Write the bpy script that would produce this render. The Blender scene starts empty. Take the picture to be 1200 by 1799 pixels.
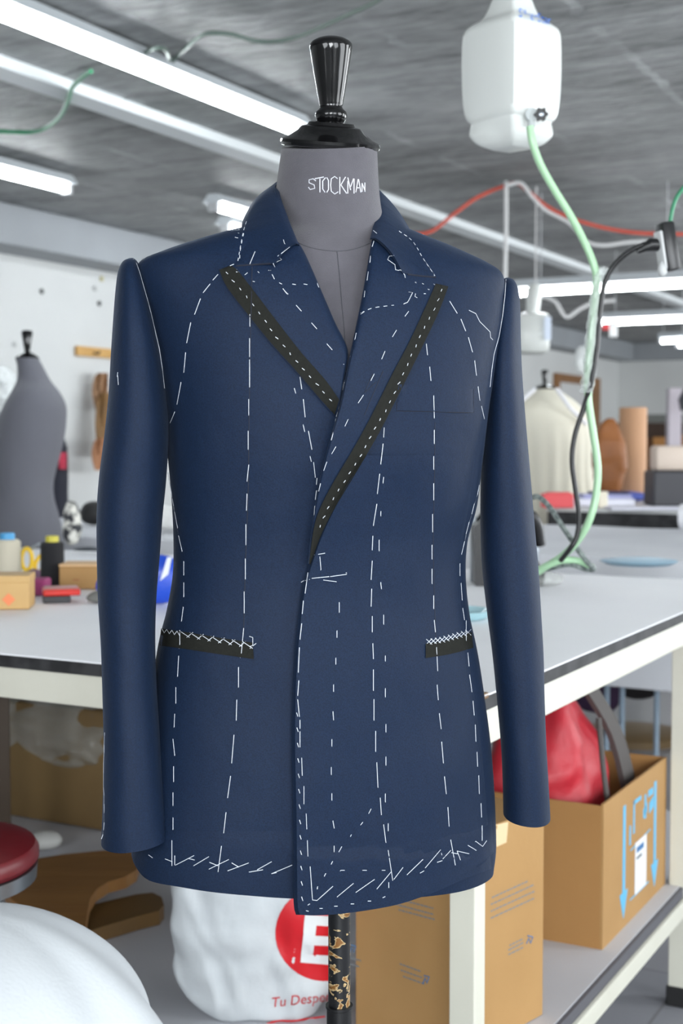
import bpy, bmesh, math, random
from mathutils import Vector, Matrix, noise
from mathutils.bvhtree import BVHTree
random.seed(7)
# ------------------------------------------------------------------ camera, light, exposure
S = bpy.context.scene
C = S.collection
F = 2415.0; H = 1.26; PITCH = math.radians(2.85); AZ = math.radians(28.3)
cam_d = bpy.data.cameras.new('camera'); cam = bpy.data.objects.new('camera', cam_d); C.objects.link(cam)
cam.location = (0, 0, H); cam.rotation_euler = (math.pi/2 - PITCH, 0, 0)
cam_d.sensor_fit = 'HORIZONTAL'; cam_d.sensor_width = 24; cam_d.lens = 24*F/1200
cam_d.clip_start = .05; cam_d.clip_end = 100
cam_d.dof.use_dof = True; cam_d.dof.focus_distance = 1.44; cam_d.dof.aperture_fstop = 7.5
S.camera = cam
S.view_settings.view_transform = 'Standard'; S.view_settings.look = 'None'
S.view_settings.gamma = 1; S.view_settings.use_curve_mapping = False
S.view_settings.exposure = 0.13
W = bpy.data.worlds.new('world'); S.world = W; W.use_nodes = True
W.node_tree.nodes['Background'].inputs[0].default_value = (.75, .86, 1, 1)
W.node_tree.nodes['Background'].inputs[1].default_value = .8
RZ = math.pi/2 - AZ                       # room frame: local x = along the left wall (u), local y = towards it (w)
E1 = Vector((math.sin(AZ), math.cos(AZ), 0)); E2 = Vector((-math.cos(AZ), math.sin(AZ), 0))
def RM(u, w, z): return E1*u + E2*w + Vector((0, 0, z))
def window_light(u, w, z, facing, sx, sz, power, col=(.95, .98, 1)):
    l = bpy.data.lights.new('daylight', 'AREA'); l.shape = 'RECTANGLE'; l.size = sx; l.size_y = sz
    l.energy = power; l.color = col
    o = bpy.data.objects.new('daylight', l); C.objects.link(o); o.location = RM(u, w, z)
    o.rotation_euler = facing.to_track_quat('-Z', 'Z').to_euler()
    return o
UF0 = -3.0
WINS = [(-1.0, 1.9), (1.5, 1.9), (4.0, 1.9), (7.0, 1.9), (10.5, 1.9), (14.5, 1.9), (18.5, 1.9)]  # right-wall windows; the two farthest are unseen, added to brighten the far wall
WPOW = [48, 52, 60, 110, 150, 190, 190]
for (u, sz), pw in zip(WINS, WPOW):
    window_light(u, -2.45, 1.75, E2, 1.7, 1.5, pw)
FILL_WINS = [-1.6, .9]  # unseen windows behind the camera, added as front fill light
for w, pw in zip(FILL_WINS, (150, 55)): window_light(UF0+.15, w, 1.75, E1, 1.7, 1.5, pw)

# ------------------------------------------------------------------ helpers
def ray(px, py):
    a = (px-600)/F; b = (899.5-py)/F
    f = Vector((0, math.cos(PITCH), -math.sin(PITCH))); up = Vector((0, math.sin(PITCH), math.cos(PITCH)))
    d = f + Vector((1, 0, 0))*a + up*b
    return d/d.y
def P(px, py, Y): return Vector((0, 0, H)) + ray(px, py)*Y
def PZ(px, py, z):
    d = ray(px, py); return Vector((0, 0, H)) + d*((z-H)/d.z)
def PW(px, py, w):                         # on the plane at room coordinate w
    d = ray(px, py); return Vector((0, 0, H)) + d*(w/d.dot(E2))
def toR(p): return p.dot(E1), p.dot(E2), p.z

def lin(c):
    c = c/255.0
    return c/12.92 if c <= .04045 else ((c+.055)/1.055)**2.4
def L3(c): return (lin(c[0]), lin(c[1]), lin(c[2]), 1)
MATS = {}
def M(name, col, rough=.6, metal=0.0, var=None, bump=None, emit=None, spec=.5, sheen=0, alpha=None, trans=0, scl=(1, 1, 1), rot=0, sss=0):
    """procedural principled material; var=(scale, second colour, contrast), bump=(scale, strength)"""
    if name in MATS: return MATS[name]
    m = bpy.data.materials.new(name); m.use_nodes = True; nt = m.node_tree; b = nt.nodes['Principled BSDF']
    b.inputs['Base Color'].default_value = L3(col); b.inputs['Roughness'].default_value = rough
    b.inputs['Metallic'].default_value = metal; b.inputs['Specular IOR Level'].default_value = spec
    b.inputs['Sheen Weight'].default_value = sheen
    if trans: b.inputs['Transmission Weight'].default_value = trans
    if sss:
        b.inputs['Subsurface Weight'].default_value = sss; b.inputs['Subsurface Radius'].default_value = (.02, .02, .02)
    if alpha is not None: b.inputs['Alpha'].default_value = alpha
    if emit:
        b.inputs['Emission Color'].default_value = (emit[0], emit[1], emit[2], 1); b.inputs['Emission Strength'].default_value = emit[3]
    tc = nt.nodes.new('ShaderNodeTexCoord'); mp = nt.nodes.new('ShaderNodeMapping')
    mp.inputs['Scale'].default_value = scl; mp.inputs['Rotation'].default_value = (0, 0, rot)
    nt.links.new(tc.outputs['Object'], mp.inputs['Vector'])
    if var:
        n = nt.nodes.new('ShaderNodeTexNoise'); n.inputs['Scale'].default_value = var[0]; n.inputs['Detail'].default_value = 6
        nt.links.new(mp.outputs[0], n.inputs['Vector'])
        r = nt.nodes.new('ShaderNodeValToRGB'); k = var[2] if len(var) > 2 else .25
        r.color_ramp.elements[0].position = .5-k; r.color_ramp.elements[1].position = .5+k
        r.color_ramp.elements[0].color = L3(var[1]); r.color_ramp.elements[1].color = L3(col)
        nt.links.new(n.outputs['Fac'], r.inputs[0]); nt.links.new(r.outputs[0], b.inputs['Base Color'])
    if bump:
        n = nt.nodes.new('ShaderNodeTexNoise'); n.inputs['Scale'].default_value = bump[0]; n.inputs['Detail'].default_value = 5
        nt.links.new(mp.outputs[0], n.inputs['Vector'])
        bp = nt.nodes.new('ShaderNodeBump'); bp.inputs['Strength'].default_value = bump[1]; bp.inputs['Distance'].default_value = .01
        nt.links.new(n.outputs['Fac'], bp.inputs['Height']); nt.links.new(bp.outputs[0], b.inputs['Normal'])
    MATS[name] = m; return m

def tag(o, label=None, cat=None, group=None, kind=None):
    if label: o['label'] = label
    if cat: o['category'] = cat
    if group: o['group'] = group
    if kind: o['kind'] = kind
    return o
def empty(name, loc=(0, 0, 0), rz=0, label=None, cat=None, group=None, kind=None):
    o = bpy.data.objects.new(name, None); C.objects.link(o); o.location = loc; o.rotation_euler = (0, 0, rz)
    o.empty_display_size = .05
    return tag(o, label, cat, group, kind)

class MB:
    def __init__(s): s.v = []; s.f = []
    def add(s, vs, fs, mtx=None):
        n = len(s.v)
        s.v += [(mtx @ Vector(p)) if mtx else Vector(p) for p in vs]
        s.f += [tuple(i+n for i in f) for f in fs]; return s
    def box(s, x0, x1, y0, y1, z0, z1, bev=0, mtx=None):
        bm = bmesh.new(); bmesh.ops.create_cube(bm, size=1)
        for v in bm.verts:
            v.co = Vector(((x0+x1)/2+v.co.x*(x1-x0), (y0+y1)/2+v.co.y*(y1-y0), (z0+z1)/2+v.co.z*(z1-z0)))
        if bev: bmesh.ops.bevel(bm, geom=bm.edges[:], offset=bev, segments=2, profile=.5, affect='EDGES')
        bm.verts.index_update()
        s.add([v.co.copy() for v in bm.verts], [tuple(v.index for v in f.verts) for f in bm.faces], mtx); bm.free(); return s
    def lathe(s, prof, n=32, mtx=None, cx=0, cy=0):
        vs = []; fs = []
        for (r, z) in prof:
            for i in range(n):
                a = 2*math.pi*i/n; vs.append((cx+r*math.cos(a), cy+r*math.sin(a), z))
        for j in range(len(prof)-1):
            for i in range(n):
                k = (i+1) % n; fs.append((j*n+i, j*n+k, (j+1)*n+k, (j+1)*n+i))
        fs.append(tuple(range(n))[::-1]); fs.append(tuple((len(prof)-1)*n+i for i in range(n)))
        return s.add(vs, fs, mtx)
    def tube(s, pts, r, n=8, mtx=None, cap=True):
        pts = [Vector(p) for p in pts]; N = len(pts)
        if N < 2: return s
        rs = r if isinstance(r, (list, tuple)) else [r]*N
        t0 = (pts[1]-pts[0]).normalized()
        ref = Vector((0, 0, 1)) if abs(t0.z) < .9 else Vector((1, 0, 0))
        nx = t0.cross(ref).normalized(); vs = []; fs = []
        for i in range(N):
            t = (pts[min(i+1, N-1)]-pts[max(i-1, 0)])
            t = t.normalized() if t.length > 1e-9 else t0
            nx = (nx - t*nx.dot(t)); nx = nx.normalized() if nx.length > 1e-6 else t.orthogonal().normalized()
            ny = t.cross(nx)
            for k in range(n):
                a = 2*math.pi*k/n; vs.append(pts[i]+(nx*math.cos(a)+ny*math.sin(a))*rs[i])
        for i in range(N-1):
            for k in range(n):
                q = (k+1) % n; fs.append((i*n+k, i*n+q, (i+1)*n+q, (i+1)*n+k))
        if cap: fs.append(tuple(range(n))[::-1]); fs.append(tuple((N-1)*n+k for k in range(n)))
        return s.add(vs, fs, mtx)
    def rings(s, rings, cap0=True, cap1=True, closed=True):
        n = len(rings[0]); vs = [p for r in rings for p in r]; fs = []
        for j in range(len(rings)-1):
            for i in range(n if closed else n-1):
                k = (i+1) % n; fs.append((j*n+i, j*n+k, (j+1)*n+k, (j+1)*n+i))
        if cap0: fs.append(tuple(range(n))[::-1])
        if cap1: fs.append(tuple((len(rings)-1)*n+i for i in range(n)))
        return s.add(vs, fs)
    def sheet(s, g, back):
        """closed thin solid from two grids of points g[i][j] and back[i][j]"""
        n = len(g); m = len(g[0]); vs = [p for r in g for p in r]+[p for r in back for p in r]; o = n*m; fs = []
        for i in range(n-1):
            for j in range(m-1):
                a, b, c, d = i*m+j, i*m+j+1, (i+1)*m+j+1, (i+1)*m+j
                fs += [(a, b, c, d), (o+d, o+c, o+b, o+a)]
        for i in range(n-1):
            fs += [(i*m, (i+1)*m, o+(i+1)*m, o+i*m), (i*m+m-1, o+i*m+m-1, o+(i+1)*m+m-1, (i+1)*m+m-1)]
        for j in range(m-1):
            fs += [(j, o+j, o+j+1, j+1), ((n-1)*m+j, (n-1)*m+j+1, o+(n-1)*m+j+1, o+(n-1)*m+j)]
        return s.add(vs, fs)
    def prism(s, poly, d, mtx=None):
        """polygon points (3D) extruded by vector d"""
        n = len(poly); d = Vector(d); vs = [Vector(p) for p in poly]+[Vector(p)+d for p in poly]
        fs = [tuple(range(n)), tuple(range(2*n-1, n-1, -1))]+[(i, i+n, (i+1) % n+n, (i+1) % n) for i in range(n)]
        return s.add(vs, fs, mtx)
    def build(s, name, m, parent=None, loc=None, rz=0, smooth=True, angle=35, recenter=False):
        me = bpy.data.meshes.new(name); vs = s.v
        if recenter:
            lo = Vector((min(v.x for v in vs), min(v.y for v in vs), min(v.z for v in vs)))
            hi = Vector((max(v.x for v in vs), max(v.y for v in vs), max(v.z for v in vs)))
            c = Vector(((lo.x+hi.x)/2, (lo.y+hi.y)/2, lo.z)); vs = [v-c for v in vs]; loc = c
        me.from_pydata([tuple(v) for v in vs], [], s.f); me.update()
        bm = bmesh.new(); bm.from_mesh(me); bmesh.ops.recalc_face_normals(bm, faces=bm.faces); bm.to_mesh(me); bm.free()
        if smooth:
            me.polygons.foreach_set('use_smooth', [True]*len(me.polygons)); me.set_sharp_from_angle(angle=math.radians(angle))
        me.materials.append(m)
        o = bpy.data.objects.new(name, me); C.objects.link(o)
        if loc is not None: o.location = loc
        o.rotation_euler = (0, 0, rz)
        if parent: o.parent = parent
        return o
def local(root, pts):
    """world points -> coordinates of an unscaled root turned about z only"""
    m = Matrix.Identity(4); o = root
    while o: m = Matrix.Translation(o.location) @ o.rotation_euler.to_matrix().to_4x4() @ m; o = o.parent
    m = m.inverted()
    return [m @ Vector(p) for p in pts]
def smoothpath(pts, k=8):
    """Catmull-Rom through tuples or vectors"""
    pts = [Vector(p) for p in pts]; out = []
    q = [pts[0]*2-pts[1]]+pts+[pts[-1]*2-pts[-2]]
    for i in range(1, len(q)-2):
        for j in range(k):
            t = j/k; a, b, c, d = q[i-1], q[i], q[i+1], q[i+2]
            out.append(.5*((2*b)+(c-a)*t+(2*a-5*b+4*c-d)*t*t+(3*b-a-3*c+d)*t**3))
    out.append(pts[-1]); return out
def resample(pts, n):
    pts = [Vector(p) for p in pts]; d = [0]
    for i in range(1, len(pts)): d.append(d[-1]+(pts[i]-pts[i-1]).length)
    out = []; j = 0
    for i in range(n):
        t = d[-1]*i/(n-1)
        while j < len(pts)-2 and d[j+1] < t: j += 1
        s = (t-d[j])/max(d[j+1]-d[j], 1e-9); out.append(pts[j].lerp(pts[j+1], min(max(s, 0), 1)))
    return out
def interp(tab, y):
    if y <= tab[0][0]: return tab[0][1:]
    for a, b in zip(tab, tab[1:]):
        if y <= b[0]:
            t = (y-a[0])/(b[0]-a[0]); return tuple(p+(q-p)*t for p, q in zip(a[1:], b[1:]))
    return tab[-1][1:]
def text_mesh(s, size=1, res=3):
    """flat triangulated outline of a word with Blender's built-in font: verts (x, y), faces"""
    cu = bpy.data.curves.new('t', 'FONT'); cu.body = s; cu.size = size; cu.resolution_u = res
    o = bpy.data.objects.new('t', cu); C.objects.link(o)
    dg = bpy.context.evaluated_depsgraph_get(); me = bpy.data.meshes.new_from_object(o.evaluated_get(dg))
    vs = [(v.co.x, v.co.y) for v in me.vertices]; fs = [tuple(p.vertices) for p in me.polygons]
    bpy.data.objects.remove(o); bpy.data.curves.remove(cu); bpy.data.meshes.remove(me)
    return vs, fs
def cross(v): return v
# ------------------------------------------------------------------ setting
def struct(name, mb, m, **k): return tag(mb.build(name, m, rz=RZ, **k), kind='structure')
CEIL = 2.85; WL = 6.65; UB = 21.8; WR = -2.6; UF = -3.0
def ceiling_mat():
    m = bpy.data.materials.new('raw_concrete_ceiling'); m.use_nodes = True; nt = m.node_tree; N = nt.nodes.new; Lk = nt.links.new
    b = nt.nodes['Principled BSDF']; b.inputs['Roughness'].default_value = .55
    tc = N('ShaderNodeTexCoord')
    def nz(sc, scale, det=6, dist=0):
        mp = N('ShaderNodeMapping'); mp.inputs['Scale'].default_value = sc; Lk(tc.outputs['Object'], mp.inputs[0])
        n = N('ShaderNodeTexNoise'); n.inputs['Scale'].default_value = scale; n.inputs['Detail'].default_value = det
        n.inputs['Distortion'].default_value = dist; Lk(mp.outputs[0], n.inputs[0]); return n.outputs['Fac']
    def ma(op, a, bb, clamp=False):
        n = N('ShaderNodeMath'); n.operation = op; n.use_clamp = clamp
        for i, x in enumerate((a, bb)):
            if x is None: continue
            if isinstance(x, (int, float)): n.inputs[i].default_value = x
            else: Lk(x, n.inputs[i])
        return n.outputs[0]
    streak = nz((2.2, .45, 1), 2.0, 8, .6); blot = nz((1, 1, 1), .9, 4); fine = nz((3, 1, 1), 9, 6, .3)
    base = N('ShaderNodeValToRGB'); e = base.color_ramp.elements
    e[0].position = .36; e[0].color = L3((92, 94, 95)); e[1].position = .64; e[1].color = L3((160, 162, 162))
    mixn = ma('ADD', ma('MULTIPLY', streak, .48), ma('ADD', ma('MULTIPLY', blot, .2), ma('MULTIPLY', fine, .32)))
    Lk(mixn, base.inputs[0])
    sep = N('ShaderNodeSeparateXYZ'); Lk(tc.outputs['Object'], sep.inputs[0])
    wob = ma('MULTIPLY', ma('SUBTRACT', nz((2, 2, 1), 5, 6), .5), .10)
    w = ma('ADD', sep.outputs['Y'], wob)
    fr = ma('FRACT', ma('DIVIDE', ma('ADD', w, .20), .75), None)
    line = ma('LESS_THAN', ma('ABSOLUTE', ma('SUBTRACT', fr, .5), None), .028)
    patch = ma('MULTIPLY', ma('SUBTRACT', nz((.7, .7, 1), 3.2, 5), .46), 5, True)
    mask = ma('MULTIPLY', ma('MULTIPLY', line, patch), .42)
    mx = N('ShaderNodeMix'); mx.data_type = 'RGBA'; Lk(mask, mx.inputs[0]); Lk(base.outputs[0], mx.inputs[6]); mx.inputs[7].default_value = L3((205, 208, 210))
    # dark formwork lines across
    fu = ma('FRACT', ma('DIVIDE', ma('ADD', sep.outputs['X'], ma('MULTIPLY', ma('SUBTRACT', nz((1.2, .8, 1), 2.2), .5), .5)), .62), None)
    dl = ma('LESS_THAN', ma('ABSOLUTE', ma('SUBTRACT', fu, .5), None), .02)
    dp = ma('MULTIPLY', ma('SUBTRACT', nz((1, .6, 1), 1.1, 3), .45), 6, True)
    mx2 = N('ShaderNodeMix'); mx2.data_type = 'RGBA'; Lk(ma('MULTIPLY', ma('MULTIPLY', dl, dp), .7), mx2.inputs[0]); Lk(mx.outputs[2], mx2.inputs[6]); mx2.inputs[7].default_value = L3((70, 72, 72))
    Lk(mx2.outputs[2], b.inputs['Base Color'])
    bp = N('ShaderNodeBump'); bp.inputs['Strength'].default_value = .9; bp.inputs['Distance'].default_value = .05
    Lk(mixn, bp.inputs['Height']); Lk(bp.outputs[0], b.inputs['Normal'])
    return m
def floor_mat():
    m = bpy.data.materials.new('grey_tile_floor'); m.use_nodes = True; nt = m.node_tree
    b = nt.nodes['Principled BSDF']; b.inputs['Roughness'].default_value = .35
    tc = nt.nodes.new('ShaderNodeTexCoord'); br = nt.nodes.new('ShaderNodeTexBrick')
    br.offset = 0; br.inputs['Scale'].default_value = 1; br.inputs['Brick Width'].default_value = .4; br.inputs['Row Height'].default_value = .4
    br.inputs['Mortar Size'].default_value = .004; br.inputs['Color1'].default_value = L3((146, 146, 150)); br.inputs['Color2'].default_value = L3((140, 141, 146))
    br.inputs['Mortar'].default_value = L3((120, 120, 122))
    nt.links.new(tc.outputs['Object'], br.inputs[0]); nt.links.new(br.outputs[0], b.inputs['Base Color']); return m
wallm = M('white_painted_wall', (208, 210, 209), .75, var=(1.2, (198, 200, 200), .3), bump=(14, .15))
struct('floor', MB().box(UF-.15, UB+.15, WR-.15, WL+.15, -.1, 0), floor_mat(), smooth=False)
struct('ceiling', MB().box(UF-.15, UB+.15, WR-.15, WL+.15, CEIL, CEIL+.1), ceiling_mat(), smooth=False)
struct('wall_left', MB().box(UF-.15, UB, WL, WL+.15, 0, CEIL), wallm, smooth=False)
struct('wall_back', MB().box(UB, UB+.15, WR-.15, WL+.15, 0, CEIL), wallm, smooth=False)
struct('wall_front', MB().box(UF-.15, UF, WR-.15, WL+.15, 0, CEIL), wallm, smooth=False)
struct('wall_right', MB().box(UF-.15, UB, WR-.15, WR, 0, CEIL), wallm, smooth=False)
beamm = M('grey_painted_beam', (150, 155, 160), .6, var=(2, (140, 144, 148), .3), bump=(8, .3))
struct('trim_1', MB().box(UF, UB, WL-.35, WL, 2.58, CEIL, .01), beamm, smooth=False)
struct('trim_2', MB().box(UB-.3, UB, WR, WL-.35, 2.58, CEIL, .01), beamm, smooth=False)
wf = M('white_window_frame', (225, 226, 226), .4)
wg = M('bright_window_pane', (225, 235, 245), .2, emit=(.85, .93, 1, 1.5))
for i, (u, s) in enumerate(WINS):
    r = MB()
    for a in (-.9, 0, .9): r.box(u+a-.03, u+a+.03, WR, WR+.07, .95, 2.55)
    for z in (.95, 1.75, 2.52): r.box(u-.93, u+.93, WR, WR+.07, z-.03, z+.03)
    o = struct('window_%d' % (i+1), r, wf, smooth=False)
    MB().box(u-.87, u+.87, WR+.005, WR+.012, .98, 2.5).build('pane', wg, o)
for i, w in enumerate(FILL_WINS):  # frames and panes dressing the added fill lights
    r = MB()
    for a in (-.9, 0, .9): r.box(UF, UF+.07, w+a-.03, w+a+.03, .95, 2.55)
    for z in (.95, 1.75, 2.52): r.box(UF, UF+.07, w-.93, w+.93, z-.03, z+.03)
    o = struct('window_%d' % (i+8), r, wf, smooth=False)
    MB().box(UF+.005, UF+.012, w-.87, w+.87, .98, 2.5).build('pane', wg, o)
# brown door frame far down the left wall
dm = M('brown_door_wood', (150, 108, 66), .5, var=(3, (120, 82, 48), .3))
p0 = PW(975, 655, WL-.03); p1 = PW(1052, 655, WL-.03); zt = p0.z
u0, u1 = p0.dot(E1), p1.dot(E1)
d1 = struct('door_1', MB().box(u0, u1, WL-.06, WL, zt-.12, zt).box(u0, u0+.15, WL-.06, WL, 0, zt-.12).box(u1-.35, u1, WL-.06, WL, 0, zt-.12), dm, smooth=False)
MB().box(u0+.15, u1-.35, WL-.03, WL-.01, 0, zt-.12).build('door_leaf', M('grey_door_leaf', (205, 206, 206), .5), d1, smooth=False)
# light strip along the ceiling
struct('trim_3', MB().box(2, 21, 3.93, 4.08, CEIL-.05, CEIL, .004), M('white_ceiling_trunking', (205, 210, 212), .45), smooth=False)

# ------------------------------------------------------------------ ceiling lights
tubem = M('glowing_tube', (255, 255, 255), .4, emit=(.93, .98, 1, 34))
housem = M('white_enamel_housing', (200, 206, 210), .35)
capm = M('grey_tube_holder', (190, 192, 195), .4)
def fixture(a, b, label, tubes=1, hang=None, group=None):
    """strip light between two world points; housing on top, tube below"""
    a = Vector(a); b = Vector(b); mid = (a+b)/2; L = (b-a).length; d = (b-a).normalized()
    r = empty('strip_light', mid, math.atan2(d.y, d.x), label, 'ceiling light', group)
    MB().prism([(-L/2, -.075, .03), (-L/2, .075, .03), (-L/2, .035, .085), (-L/2, -.035, .085)], (L, 0, 0)).build('housing', housem, r, smooth=False)
    for k in range(tubes):
        y = 0 if tubes == 1 else (-.03+.06*k)
        MB().tube([(-L/2+.03, y, 0), (L/2-.03, y, 0)], .017, 14).build('tube', tubem, r)
    for s in (-1, 1): MB().box(s*(L/2-.015)-.015, s*(L/2-.015)+.015, -.035, .035, -.025, .032, .003).build('tube_holder', capm, r)
    if hang is not None:
        for s in (-1, 1): MB().tube([(s*L*.35, 0, .08), (s*L*.35, 0, hang-mid.z)], .003, 6).build('hanging_wire', capm, r)
    return r
def fz(px0, py0, px1, py1, z): return PZ(px0, py0, z), PZ(px1, py1, z)
ZT = CEIL-.10
a = PZ(528, 236, ZT); ua, wa, _ = toR(a); fixture(RM(ua, wa, ZT), RM(ua-3.0, wa+.0, ZT), 'long glowing strip light running to the black knob of the front dress form', 1)
a = PZ(120, 335, ZT); ua, wa, _ = toR(a); fixture(RM(ua, wa, ZT), RM(ua-2.4, wa, ZT), 'glowing strip light ending above the left wall, under the pale trunking')
a = PZ(440, 382, ZT); ua, wa, _ = toR(a); fixture(RM(ua+.5, wa, ZT), RM(ua-.45, wa, ZT), 'glowing strip light just above the left shoulder of the jacket')
a = PZ(400, 402, ZT); ua, wa, _ = toR(a); fixture(RM(ua+.9, wa, ZT), RM(ua-.05, wa, ZT), 'small far strip light seen against the left jacket shoulder')
a, b = P(905, 516, 8.9), P(1197, 497, 8.9); b = a + (-E2)*((b-a).length*1.08); b.z = a.z; fixture(a, b, 'glowing strip light beside the right jacket shoulder, nearest of those at right', hang=CEIL)
a, b = P(1052, 568, 11.5), P(1240, 560, 11.5); b = a + (-E2)*((b-a).length*1.05); b.z = a.z; fixture(a, b, 'glowing strip light crossing behind the plastic wrapped hose', hang=CEIL)
a = P(1158, 600, 14); fixture(a, a-E2*.28, 'small round-looking distant light above the far wall', hang=CEIL)
a = P(1188, 607, 14.2); fixture(a, a-E2*.5, 'distant light at the right frame edge above the far wall', hang=CEIL)
# a small white end seen at the left frame edge
a = PZ(-4, 398, ZT); ua, wa, _ = toR(a); fixture(RM(ua, wa, ZT), RM(ua-1.2, wa, ZT), 'strip light whose end just shows at the left frame edge')
# cables on the ceiling
greenc = M('green_cable', (40, 120, 84), .4); greyc = M('grey_green_cable', (84, 100, 92), .5)
redc = M('red_cable', (198, 80, 62), .5); whitec = M('white_cable', (205, 205, 205), .5); blackc = M('black_rubber', (18, 18, 20), .4)
def cable(name, pts, r, m, label, cat='cable'):
    return tag(MB().tube(smoothpath(pts, 8), r, 8).build(name, m, recenter=True), label, cat)
def onceil(lst, dz=.02): return [PZ(x, y, CEIL-dz) for x, y in lst]
cable('cable', onceil([(700, -30), (665, 0), (620, 22), (580, 40), (530, 62), (490, 72), (450, 72), (405, 60), (360, 60), (330, 82), (300, 112), (297, 135), (285, 143), (262, 140), (248, 118), (236, 103), (215, 98)], .03), .009, greyc, 'grey-green cable snaking along the ceiling towards the long strip light')
cable('cable', onceil([(215, 105), (245, 97), (275, 84), (292, 88), (298, 105)], .05), .008, greyc, 'short looped cable beside the long strip light')
cable('cable', onceil([(160, 125), (145, 135), (126, 155), (118, 180), (105, 205), (80, 225), (50, 232), (-20, 230)], .06), .010, greenc, 'bright green cable curving down to the left frame edge')
cable('cable', [P(x, y, 8.2) for x, y in [(700, 410), (730, 411), (760, 405), (800, 374), (840, 346), (888, 326), (910, 322), (930, 338), (960, 362), (1000, 382), (1060, 400), (1120, 409), (1180, 411), (1230, 412)]], .011, redc, 'red cable strung in two swags below the ceiling')
cable('cable', [P(x, y, 8.1) for x, y in [(889, 326), (915, 322), (935, 346), (960, 370), (1000, 392), (1030, 424), (1060, 431), (1100, 426), (1140, 424), (1170, 428)]], .011, whitec, 'white cable swagging from the hook to the hanging socket')
cable('cable', [P(889, 318, 8.15), P(889, 400, 8.15), P(887, 500, 8.15), P(886, 620, 8.15)], .012, whitec, 'straight white cable hanging down behind the right jacket shoulder')
cable('cable', [P(x, y, 10) for x, y in [(950, 520), (975, 530), (990, 553), (1000, 556), (1020, 542), (1045, 532), (1080, 528)]], .014, whitec, 'slack white cable below the right strip light')
# ------------------------------------------------------------------ dress form and jacket
def proj(p):
    q = Vector(p)-Vector((0, 0, H)); cy, sy = math.cos(PITCH), math.sin(PITCH)
    dz = q.y*cy-q.z*sy; v = q.y*sy+q.z*cy
    return 600+F*q.x/dz, 899.5-F*v/dz
def inpoly(x, y, poly):
    c = False; n = len(poly)
    for i in range(n):
        (x1, y1), (x2, y2) = poly[i], poly[i-1]
        if (y1 > y) != (y2 > y) and x < (x2-x1)*(y-y1)/(y2-y1)+x1: c = not c
    return c
YC = 1.50; SK = .055
def fitring(xl, yl, xr, yr, Yl, Yr, bf, bb, p, p2):
    ax, bx_ = xl, xr
    for _ in range(5):
        Lp = P(ax, yl, Yl); Rp = P(bx_, yr, Yr); c = (Lp+Rp)/2; A = (Rp-Lp)/2
        fd = Vector((A.y, -A.x, 0)).normalized() if (abs(A.x)+abs(A.y)) > 1e-6 else Vector((0, -1, 0)); xs = []
        for i in range(48):
            th = 2*math.pi*i/48; cs, sn = math.cos(th), math.sin(th); b = bf if sn < 0 else bb
            q = c+A*math.copysign(abs(cs)**p, cs)-fd*math.copysign(abs(sn)**p2, sn)*b; xs.append(proj(q)[0])
        ax += (xl-min(xs))*.9; bx_ += (xr-max(xs))*.9
        if bx_-ax < 3: m = (ax+bx_)/2; ax, bx_ = m-1.5, m+1.5; break
    return c, A, fd
def ringset(tab, nr, na, sk=SK, p=.86, wr=0, seed=0, yc=YC, freq=9):
    rows = smoothpath([Vector(t) for t in tab], max(2, nr//len(tab))); out = []
    for t in rows:
        xl, yl, xr, yr, bf, bb = t
        c, A, fd = fitring(xl, yl, xr, yr, yc-sk, yc+sk, bf, bb, p, p); r = []
        for i in range(na):
            th = 2*math.pi*i/na; cs, sn = math.cos(th), math.sin(th)
            q = c + A*math.copysign(abs(cs)**p, cs)
            b = bf if sn < 0 else bb
            q = q - fd*math.copysign(abs(sn)**p, sn)*b if sn > 0 else q + fd*(abs(sn)**p)*b
            if wr:
                nv = Vector((cs, 0, 0))*.3 + fd*(-sn if sn else 0)
                k = noise.noise(Vector((q.x*freq+seed, q.y*freq*.6, q.z*freq*.42)))+.5*noise.noise(Vector((q.x*21+seed, q.y*9, q.z*15)))
                q = q + fd*(k*wr if sn < 0 else -k*wr)
            r.append(q)
        out.append(r)
    return out
class Surf:
    def __init__(s): s.v = []; s.f = []; s.b = None
    def add(s, vs, fs):
        n = len(s.v); s.v += [Vector(v) for v in vs]; s.f += [tuple(i+n for i in f) for f in fs]; s.b = None
    def cast(s, px, py):
        if s.b is None: s.b = BVHTree.FromPolygons(s.v, s.f)
        d = ray(px, py).normalized(); h = s.b.ray_cast(Vector((0, 0, H)), d)
        return (h[0], h[1]) if h[0] is not None else None
    def pt(s, px, py, off=0.0):
        h = s.cast(px, py)
        if h is None:
            for r in (3, 6, 10, 16, 24, 40):
                for dx, dy in ((r, 0), (-r, 0), (0, r), (0, -r)):
                    g = s.cast(px+dx, py+dy)
                    if g: return P(px, py, g[0].y) - ray(px, py).normalized()*off
            return P(px, py, 1.45)
        return h[0] - ray(px, py).normalized()*off

# --- dress form (neck, torso inside the jacket)
FORM = [(496, 250, 661, 264, .054, .054), (490, 290, 663, 296, .056, .056), (485, 330, 665, 334, .059, .060), (481, 370, 669, 374, .064, .064),
        (472, 405, 680, 410, .070, .068), (430, 432, 722, 446, .078, .075), (350, 462, 790, 482, .086, .08), (292, 500, 834, 520, .092, .085),
        (300, 560, 836, 580, .104, .09), (312, 640, 828, 660, .114, .09), (320, 760, 822, 770, .116, .09), (335, 900, 805, 905, .10, .085),
        (338, 1000, 790, 1000, .09, .08), (320, 1100, 800, 1100, .095, .09), (300, 1200, 815, 1200, .10, .10), (296, 1290, 825, 1290, .10, .10)]
formcloth = M('grey_form_cotton', (82, 80, 86), .9, var=(60, (74, 72, 78), .3), bump=(900, .25), sheen=.2)
gloss = M('black_lacquered_wood', (9, 9, 10), .10, spec=.45)
base = P(579, 780, YC+.0); base.z = 0
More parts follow.
